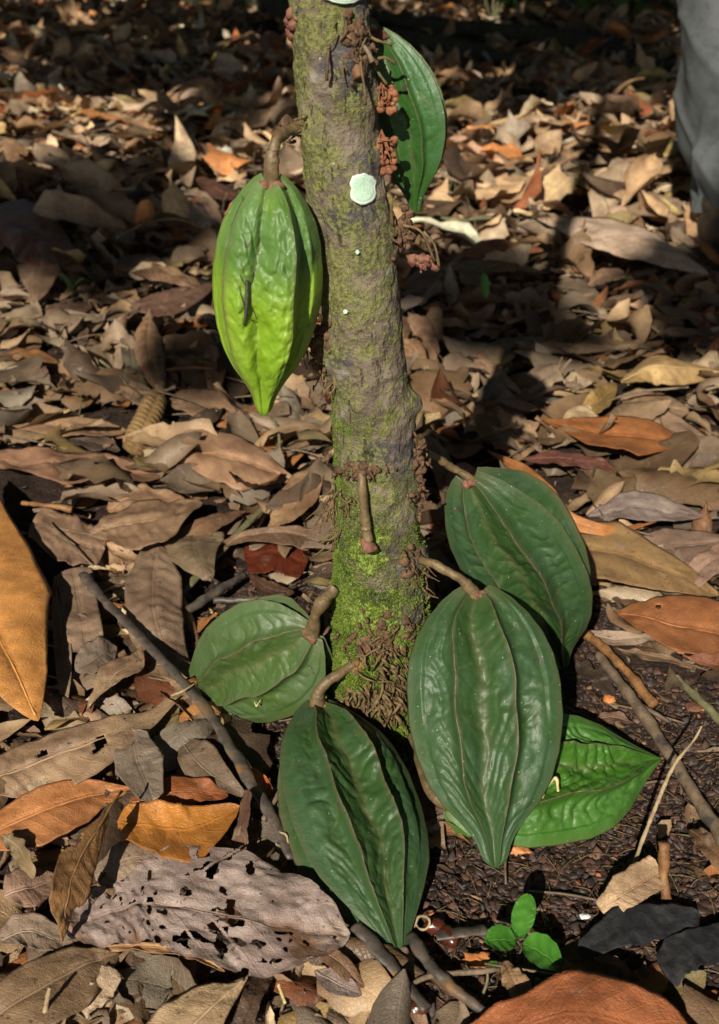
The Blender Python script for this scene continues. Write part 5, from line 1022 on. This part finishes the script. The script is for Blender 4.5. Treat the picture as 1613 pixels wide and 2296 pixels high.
def side_litter(name, label, n, y0, y1, Lr, nu, nv, inner, wid, gain):
    y = np.sqrt(rg.uniform(y0*y0, y1*y1, n)); sg = np.where(rg.random(n) < .5, -1, 1); x = sg*(.36*y+inner+rg.random(n)**1.3*wid)
    if y0 < .3:
        m = n//8; y[:m] = rg.uniform(.05, .36, m); x[:m] = rg.uniform(-.5, .5, m)
    qx, qy = proj(np.stack([x, y, 0*x], -1)); ok_ = (qx < -150) | (qx > 1765) | (qy > 2560) | (y < .2); x, y = x[ok_], y[ok_]; n = len(x)
    L = Lr[0]+(Lr[1]-Lr[0])*rg.random(n)**1.5; W = L*rg.uniform(.14, .3, n); Q, U, _ = leaf_batch(n, rg, L, W, np.stack([x, y], -1), nu, nv, rg.uniform(0, .02, n), .26, .9)
    nvv = nu*nv; F = (grid_faces(nu, nv)[None]+(np.arange(n)*nvv)[:, None, None]).reshape(-1, 4); ci, cc = colours(n, rg, gain)
    tag(link(name, mesh_np(name, Q.reshape(-1, 3), F, uv=U.reshape(-1, 2), attrs={'seed': np.repeat(rg.uniform(0, 60, n), nvv)}, colors={'tint': np.repeat(cc, nvv, 0)}), M['leaf']), label, 'leaf litter', kind='stuff')
side_litter('leaf_litter', 'dead leaf litter carrying on past both sides of the view', 5200, .2, 3.6, (.04, .16), 10, 5, .03, 1.5, 1.0)
side_litter('leaf_litter', 'farther leaf litter past both sides of the view', 7000, 3.3, 14, (.08, .24), 5, 4, .1, 4.0, 1.5)
# twiglets in the litter
pcs = []; r = random.Random(9)
for i in range(520):
    y = math.sqrt(r.uniform(.45**2, 4**2)); x = r.uniform(-.5, .5)*(y*.75+.1); a = r.uniform(0, 6.28); l = r.uniform(.015, .05)*(1+y*.5); z = float(gz(x, y))+r.uniform(.002, .012 if y < 1 else .035)
    d = np.array([math.cos(a), math.sin(a), r.gauss(0, .12)])*l; b = np.array([x, y, z]); pcs.append(tube_arrays([b-d, b+[r.gauss(0, .003), r.gauss(0, .003), .003], b+d], [.0007*(1+y*.3), .0009*(1+y*.4), .0005], 5, 7, .1, i))
tag(joined('fine_twigs', pcs, M['stick']), 'fine broken twigs strewn through the leaf litter', 'twigs', kind='stuff')
# hair-like rootlets and splinters on the bare soil
pcs = []
for i in range(420):
    while True:
        px, py = r.uniform(400, 1660), r.uniform(1230, 2300)
        if soilmask(np.array([px]), np.array([py]))[0]: break
    b = G(px, py, 0); b[2] = float(gz(b[0], b[1]))+.003; a = r.uniform(0, 6.28); l = r.uniform(.004, .018); d = np.array([math.cos(a)*l, math.sin(a)*l, r.gauss(.001, .002)])
    pcs.append(tube_arrays([b-d, b+[r.gauss(0, .003), r.gauss(0, .003), .002], b+d], [.0004, .0004, .0002], 4, 6))
tag(joined('soil_rootlets', pcs, M['rootlet']), 'hair-thin rootlets lying over the bare soil', 'rootlets', kind='stuff')

# ------------------------------------------------------------------ fallen logs
def log_(label, pts, r, moss_=True, seed=1):
    W = np.array([G(*p) for p in pts]); W[:, 2] += r[0]*1.3; o = joined('fallen_log', [tube_arrays(W, r, 18, 60, .3, seed)], M['log']); c = W.mean(0); o.data.transform(__import__('mathutils').Matrix.Translation(Vector(-c))); o.location = tuple(c)
    return tag(o, label, 'log')
log_('long dark fallen log crossing the upper right background', [(840, 62), (1050, 88), (1250, 112), (1400, 160), (1520, 200)], [.05, .055, .065, .05, .035])
log_('shorter dark log in front of the long one', [(870, 100), (980, 122), (1080, 145), (1180, 172)], [.045, .05, .04, .03], seed=3)
log_('mossy dark log in the upper left background', [(430, 18), (520, 24), (600, 50), (660, 75)], [.10, .14, .14, .10], seed=5)
rr3 = random.Random(4); pcs = []
for i in range(900):
    b = G(rr3.uniform(500, 650), rr3.uniform(10, 60), 0)+[0, 0, rr3.uniform(.14, .22)]; l = .012; d = np.array([rr3.gauss(0, 1), rr3.gauss(0, 1), rr3.uniform(0, 1)]); d /= np.linalg.norm(d); w = np.cross(d, [0, 0, 1.])*.006
    pcs.append((np.array([b-w, b+w, b+w+d*l, b-w+d*l]), np.array([[0, 1, 2, 3]]), np.zeros((0, 3), np.int32)))
tag(joined('log_moss', pcs, M['moss']), 'green moss over the dark background log', 'moss', kind='stuff')

# ------------------------------------------------------------------ trousered legs of a person standing at the right
per = empty('person', 'person in grey trousers standing at the right edge, one leg in view', 'person')
foot = G(1590, 552, 0); per.location = (foot[0]+.09, foot[1], 0)
def trouser(cx, cy, side):
    nzz, nt2 = 130, 90; z = np.linspace(.075, .92, nzz)[:, None]; t_ = np.linspace(0, 2*np.pi, nt2, endpoint=False)[None]
    R = np.interp(z, [.075, .11, .20, .35, .5, .7, .92], [.036, .046, .072, .100, .108, .118, .135]); lean_ = np.interp(z, [0, .12, .3, .5, .92], [.012, .006, -.008, -.02, .02])*(1 if side < 0 else -1)
    fold = .012*np.abs(np.sin(z*12+1.9*np.sin(t_*1.0+.6)+side))-.008+.010*(1-np.abs(np.sin(z*9-2.2*t_)))**3+.008*(1-np.abs(np.sin(z*14+1.5*t_+1)))**4+.010*np.abs(np.sin(z*7+t_*1.0+.5))+.008*np.sin(t_*3+z*5)+.005*np.sin(z*37+t_*2)*np.exp(-((z-.12)/.09)**2)*2+.005*vnoise(np.stack([np.cos(t_)*2+0*z, np.sin(t_)*2+0*z, z*9+0*t_], -1), 3)
    r_ = R+fold; Q = np.stack([cx+lean_+r_*np.cos(t_), cy+r_*np.sin(t_)*.95, z+0*t_], -1)
    return Q.reshape(-1, 3), grid_faces(nzz, nt2, True), np.zeros((0, 3), np.int32)
for s, (lx, ly) in zip((-1, 1), ((foot[0], foot[1]), (foot[0]+.27, foot[1]+.04))):
    P_(joined('trouser_leg', [trouser(lx, ly, s)], M['cloth']), per)
    P_(joined('boot', [blob_arrays((lx+.01, ly-.04, .05), .055, 3+s, 14, 18, (.8, 2.3, .95), .06), blob_arrays((lx+.01, ly+.0, .10), .05, 4, 14, 18, (.9, 1.0, 1.3), .05), blob_arrays((lx+.01, ly-.04, .012), .055, 3+s, 8, 18, (.92, 2.45, .28), .02)], M['boot']), per)
hx, hy = foot[0]+.135, foot[1]+.02
P_(joined('trouser_seat', [blob_arrays((hx, hy, .96), .20, 7, 22, 30, (1.05, .75, .8), .04)], M['cloth']), per)
P_(joined('shirt', [blob_arrays((hx, hy, 1.28), .30, 8, 26, 34, (.72, .48, 1.1), .04)], M['cloth']), per)

# ------------------------------------------------------------------ undergrowth and forest beyond, unseen shade casters overhead
def foliage(centres, radii, n, Lr, seed, mat, name, parent=None, up=.3):
    g = np.random.default_rng(seed); ci = g.integers(0, len(centres), n); C = np.array(centres)[ci]; d = g.normal(0, 1, (n, 3)); d /= np.linalg.norm(d, axis=1)[:, None]
    P = C+d*(np.array(radii)[ci][:, None]*np.cbrt(g.uniform(.1, 1, (n, 1)))); P[:, 2] = np.maximum(P[:, 2], .03); L = g.uniform(*Lr, (n, 1)); a = g.normal(0, 1, (n, 3))+[0, 0, -up]; a /= np.linalg.norm(a, axis=1)[:, None]
    s = np.cross(a, g.normal(0, 1, (n, 3))); s /= np.linalg.norm(s, axis=1)[:, None]; nn = np.cross(a, s)
    Q = np.stack([P-a*L/2, P+s*L*.24-nn*L*.05, P+a*L/2+nn*L*.05, P-s*L*.24-nn*L*.05], 1)
    uv = np.tile(np.array([[0, .5], [.5, 1], [1, .5], [.5, 0]]), (n, 1))
    o = link(name, mesh_np(name, Q.reshape(-1, 3), np.arange(n*4).reshape(-1, 4), uv=uv, smooth=False), M[mat])
    if parent is not None: P_(o, parent)
    return o
SH = [(1105, 60, .50, .35, 'leftmost bright undergrowth plant at the far top right'), (1190, 56, .62, .4, 'leafy undergrowth plant second from the left at the top right'), (1290, 56, .7, .45, 'taller undergrowth plant in the middle of the top right group'), (1390, 64, .5, .4, 'low undergrowth plant just left of the trouser leg'),
      (1470, 34, .5, .5, 'dense undergrowth plant behind the trouser leg'), (1000, 20, .5, .5, 'dark undergrowth plant right of the trunk top'), (560, -5, .6, .55, 'dark undergrowth plant beyond the mossy log'), (60, -8, .6, .6, 'dark undergrowth plant at the far top left')]
for i, (px, py, h, w, lab) in enumerate(SH):
    b = G(px, py, 0); e = empty('undergrowth_plant', lab, 'plant', 'green undergrowth plants far behind'); e.location = tuple(b)
    g = random.Random(i+50); tops = [b+np.array([g.gauss(0, w*.6), g.gauss(0, w*.6), h*g.uniform(.3, 1)]) for _ in range(9)]
    P_(joined('stem', [tube_arrays([b, (b+t_)/2+[0, 0, .05], t_], [.008, .004], 5, 6) for t_ in tops], M['stick_green']), e)
    foliage(tops, [w*.35]*9, 520, (.06, .16), i, 'shrub', 'foliage', e)
# forest edge: trees standing round the clearing
def forest_tree(x, y, h, r, label, seed, crown_r=2.2, n=2600):
    e = empty('forest_tree', label, 'tree', 'forest trees around the clearing'); e.location = (x, y, 0); g = random.Random(seed)
    top_ = np.array([x+g.gauss(0, .4), y+g.gauss(0, .4), h]); b = np.array([x, y, -.1])
    P_(joined('trunk', [tube_arrays([b, b+(top_-b)*.5+[g.gauss(0, .15), 0, 0], top_], [r*1.3, r, r*.5], 12, 30, .12, seed)], M['log']), e)
    cs = [top_+np.array([g.gauss(0, crown_r*.55), g.gauss(0, crown_r*.55), g.uniform(-1.6, 1.2)]) for _ in range(12)]
    P_(joined('limb', [tube_arrays([b+(top_-b)*g.uniform(.45, .9), (c_+top_)/2, c_], [r*.35, r*.12], 6, 8) for c_ in cs], M['log']), e)
    foliage(cs, [crown_r*.5]*12, n, (.18, .42), seed, 'canopy', 'crown', e)
    return e
FT_ = [(-6.5, 17, 7, .16), (-3.2, 20, 8, .2), (.4, 22, 8, .18), (3.6, 19, 7, .2), (7, 17, 8, .16), (-9.5, 14, 7, .2), (10, 13, 7, .18), (-8, 6, 7, .18), (8.5, 6.5, 7, .2)]
wh = ['far left of the dark forest edge', 'left half of the dark forest edge', 'middle of the dark forest edge', 'right half of the dark forest edge', 'far right of the dark forest edge', 'left flank of the clearing, set back', 'right flank of the clearing, set back', 'left flank of the clearing, nearer', 'right flank of the clearing, nearer']
for i, (x, y, h, r0) in enumerate(FT_): forest_tree(x, y, h, r0, 'shade tree at the '+wh[i], 70+i)
foliage([(x, 15.5+abs(math.sin(x))*2.5, z) for x in np.arange(-12, 12.1, 1.0) for z in (.4, 1.3, 2.3)], [.9]*75, 9000, (.16, .4), 5, 'canopy', 'forest_edge'); fe = bpy.data.objects['forest_edge']; tag(fe, 'dark wall of forest foliage behind the clearing', 'foliage', kind='stuff')
# unseen crowns, leaves laid along the sun rays to cast the chosen shade
def shade_wanted(px, py, x, y, g):
    n = .8*vnoise(np.stack([x*1.7, y*.8, 0*x], -1), 77)+.75*vnoise(np.stack([x*4.6, y*2.0, 0*x], -1), 78)
    s = np.full(np.shape(px), .30)
    s = np.where(py < 170, .74, s); s = np.where((py >= 170) & (py < 560), .16, s)
    s = np.where((px > 1180) & (py < 345) & (py > 60), .66, s)
    s = np.where((px < 620) & (py < 190), .56, s)
    s = np.where((py >= 575) & (py < 800) & (px > 880), .86, s)
    s = np.where((py >= 450) & (py < 860) & (px < 500), .26, s)
    s = np.where((px > 1480) & (py > 340) & (py < 570), .55, s)
    s = np.where((px < 320) & (py > 420) & (py < 720), .22, s)
    s = np.where((px > 1150) & (px < 1480) & (py > 450) & (py < 620), .05, s)
    s = np.where(py >= 870, 0.0, s)
    return (n*1.1 < (s-.5)*1.9-(s == 0)*9) & (g.random(np.shape(px)) < .93)
g = np.random.default_rng(12); N = 70000
y = np.concatenate([g.uniform(1.35, 4.2, N//2), np.sqrt(g.uniform(4.0**2, 17**2, N//2))]); x = g.uniform(-.5, .5, N)*(y*.9+.9); px, py = proj(np.stack([x, y, 0*x], -1)); w = shade_wanted(px, py, x, y, g)
w &= ~((px > 560) & (px < 1000) & (py > 700))
x, y = x[w], y[w]; tdist = g.uniform(5.2, 7.6, len(x)); S3 = np.array(TO_SUN); P = np.stack([x, y, 0*x], -1)+S3*tdist[:, None]
keep = np.ones(len(x), bool)
P = P[keep]; n = len(P); Lf = np.where(y < 3.2, g.uniform(.07, .13, n), g.uniform(.2, .42, n))[:, None]; a = g.normal(0, 1, (n, 3)); a /= np.linalg.norm(a, axis=1)[:, None]; s = np.cross(a, S3+g.normal(0, .4, (n, 3))); s /= np.linalg.norm(s, axis=1)[:, None]
Qc = np.stack([P-a*Lf/2, P+s*Lf*.32, P+a*Lf/2, P-s*Lf*.32], 1); own = np.clip(((P[:, 1]+4)/4.0).astype(int), 0, 4)
# unseen canopy added to block sky light, left open where sun reaches the view
NR = 42000; R_ = np.stack([g.uniform(-11, 11, NR), g.uniform(-7, 15, NR), g.uniform(4.6, 7.5, NR)], -1); tt = R_[:, 2]/S3[2]; gr = R_-S3*tt[:, None]
ppx, ppy = proj(np.stack([gr[:, 0], np.maximum(gr[:, 1], .3), 0*tt], -1)); inview = (np.abs(gr[:, 0]) < .5*(gr[:, 1]*.9+1.5)) & (gr[:, 1] > -.3) & (gr[:, 1] < 17)
ok = ~inview | ((gr[:, 1] > 1.9) & shade_wanted(ppx, ppy, gr[:, 0], gr[:, 1], g)); R_ = R_[ok]; m_ = len(R_); Lr_ = g.uniform(.25, .5, (m_, 1)); a = g.normal(0, 1, (m_, 3))*[1, 1, .5]; a /= np.linalg.norm(a, axis=1)[:, None]; s = np.cross(a, [0, 0, 1.]+g.normal(0, .5, (m_, 3))); s /= np.linalg.norm(s, axis=1)[:, None]
Qc = np.concatenate([Qc, np.stack([R_-a*Lr_/2, R_+s*Lr_*.3, R_+a*Lr_/2, R_-s*Lr_*.3], 1)]); P = np.vstack([P, R_]); own = np.clip(((P[:, 1]+4)/4.0).astype(int), 0, 4)
wh2 = ['behind the viewer', 'just above the viewer', 'over the middle litter', 'over the far litter', 'over the forest edge']
for k_ in range(5):
    sel = own == k_
    if not sel.any(): continue
    c = P[sel].mean(0); sx = -1 if k_ % 2 else 1; bx = sx*(4.2+.6*k_); e = empty('unseen_shade_tree', 'unseen tree laid out to dapple the light '+wh2[k_], 'tree', 'unseen trees added for shade'); e.location = (bx, c[1], 0)
    ctr = np.array([c[0], c[1], c[2]+.5]); P_(joined('trunk', [tube_arrays([(bx, c[1], -.1), (bx*.95, c[1], 2.2), (bx*.5, c[1], c[2]+.6), ctr], [.2, .15, .08, .03], 12, 40, .12, k_)], M['log']), e)
    q = Qc[sel].reshape(-1, 3); P_(link('crown', mesh_np('crown', q, np.arange(len(q)).reshape(-1, 4), uv=np.tile(np.array([[0, .5], [.5, 1], [1, .5], [.5, 0]]), (len(q)//4, 1)), smooth=False), M['canopy']), e)
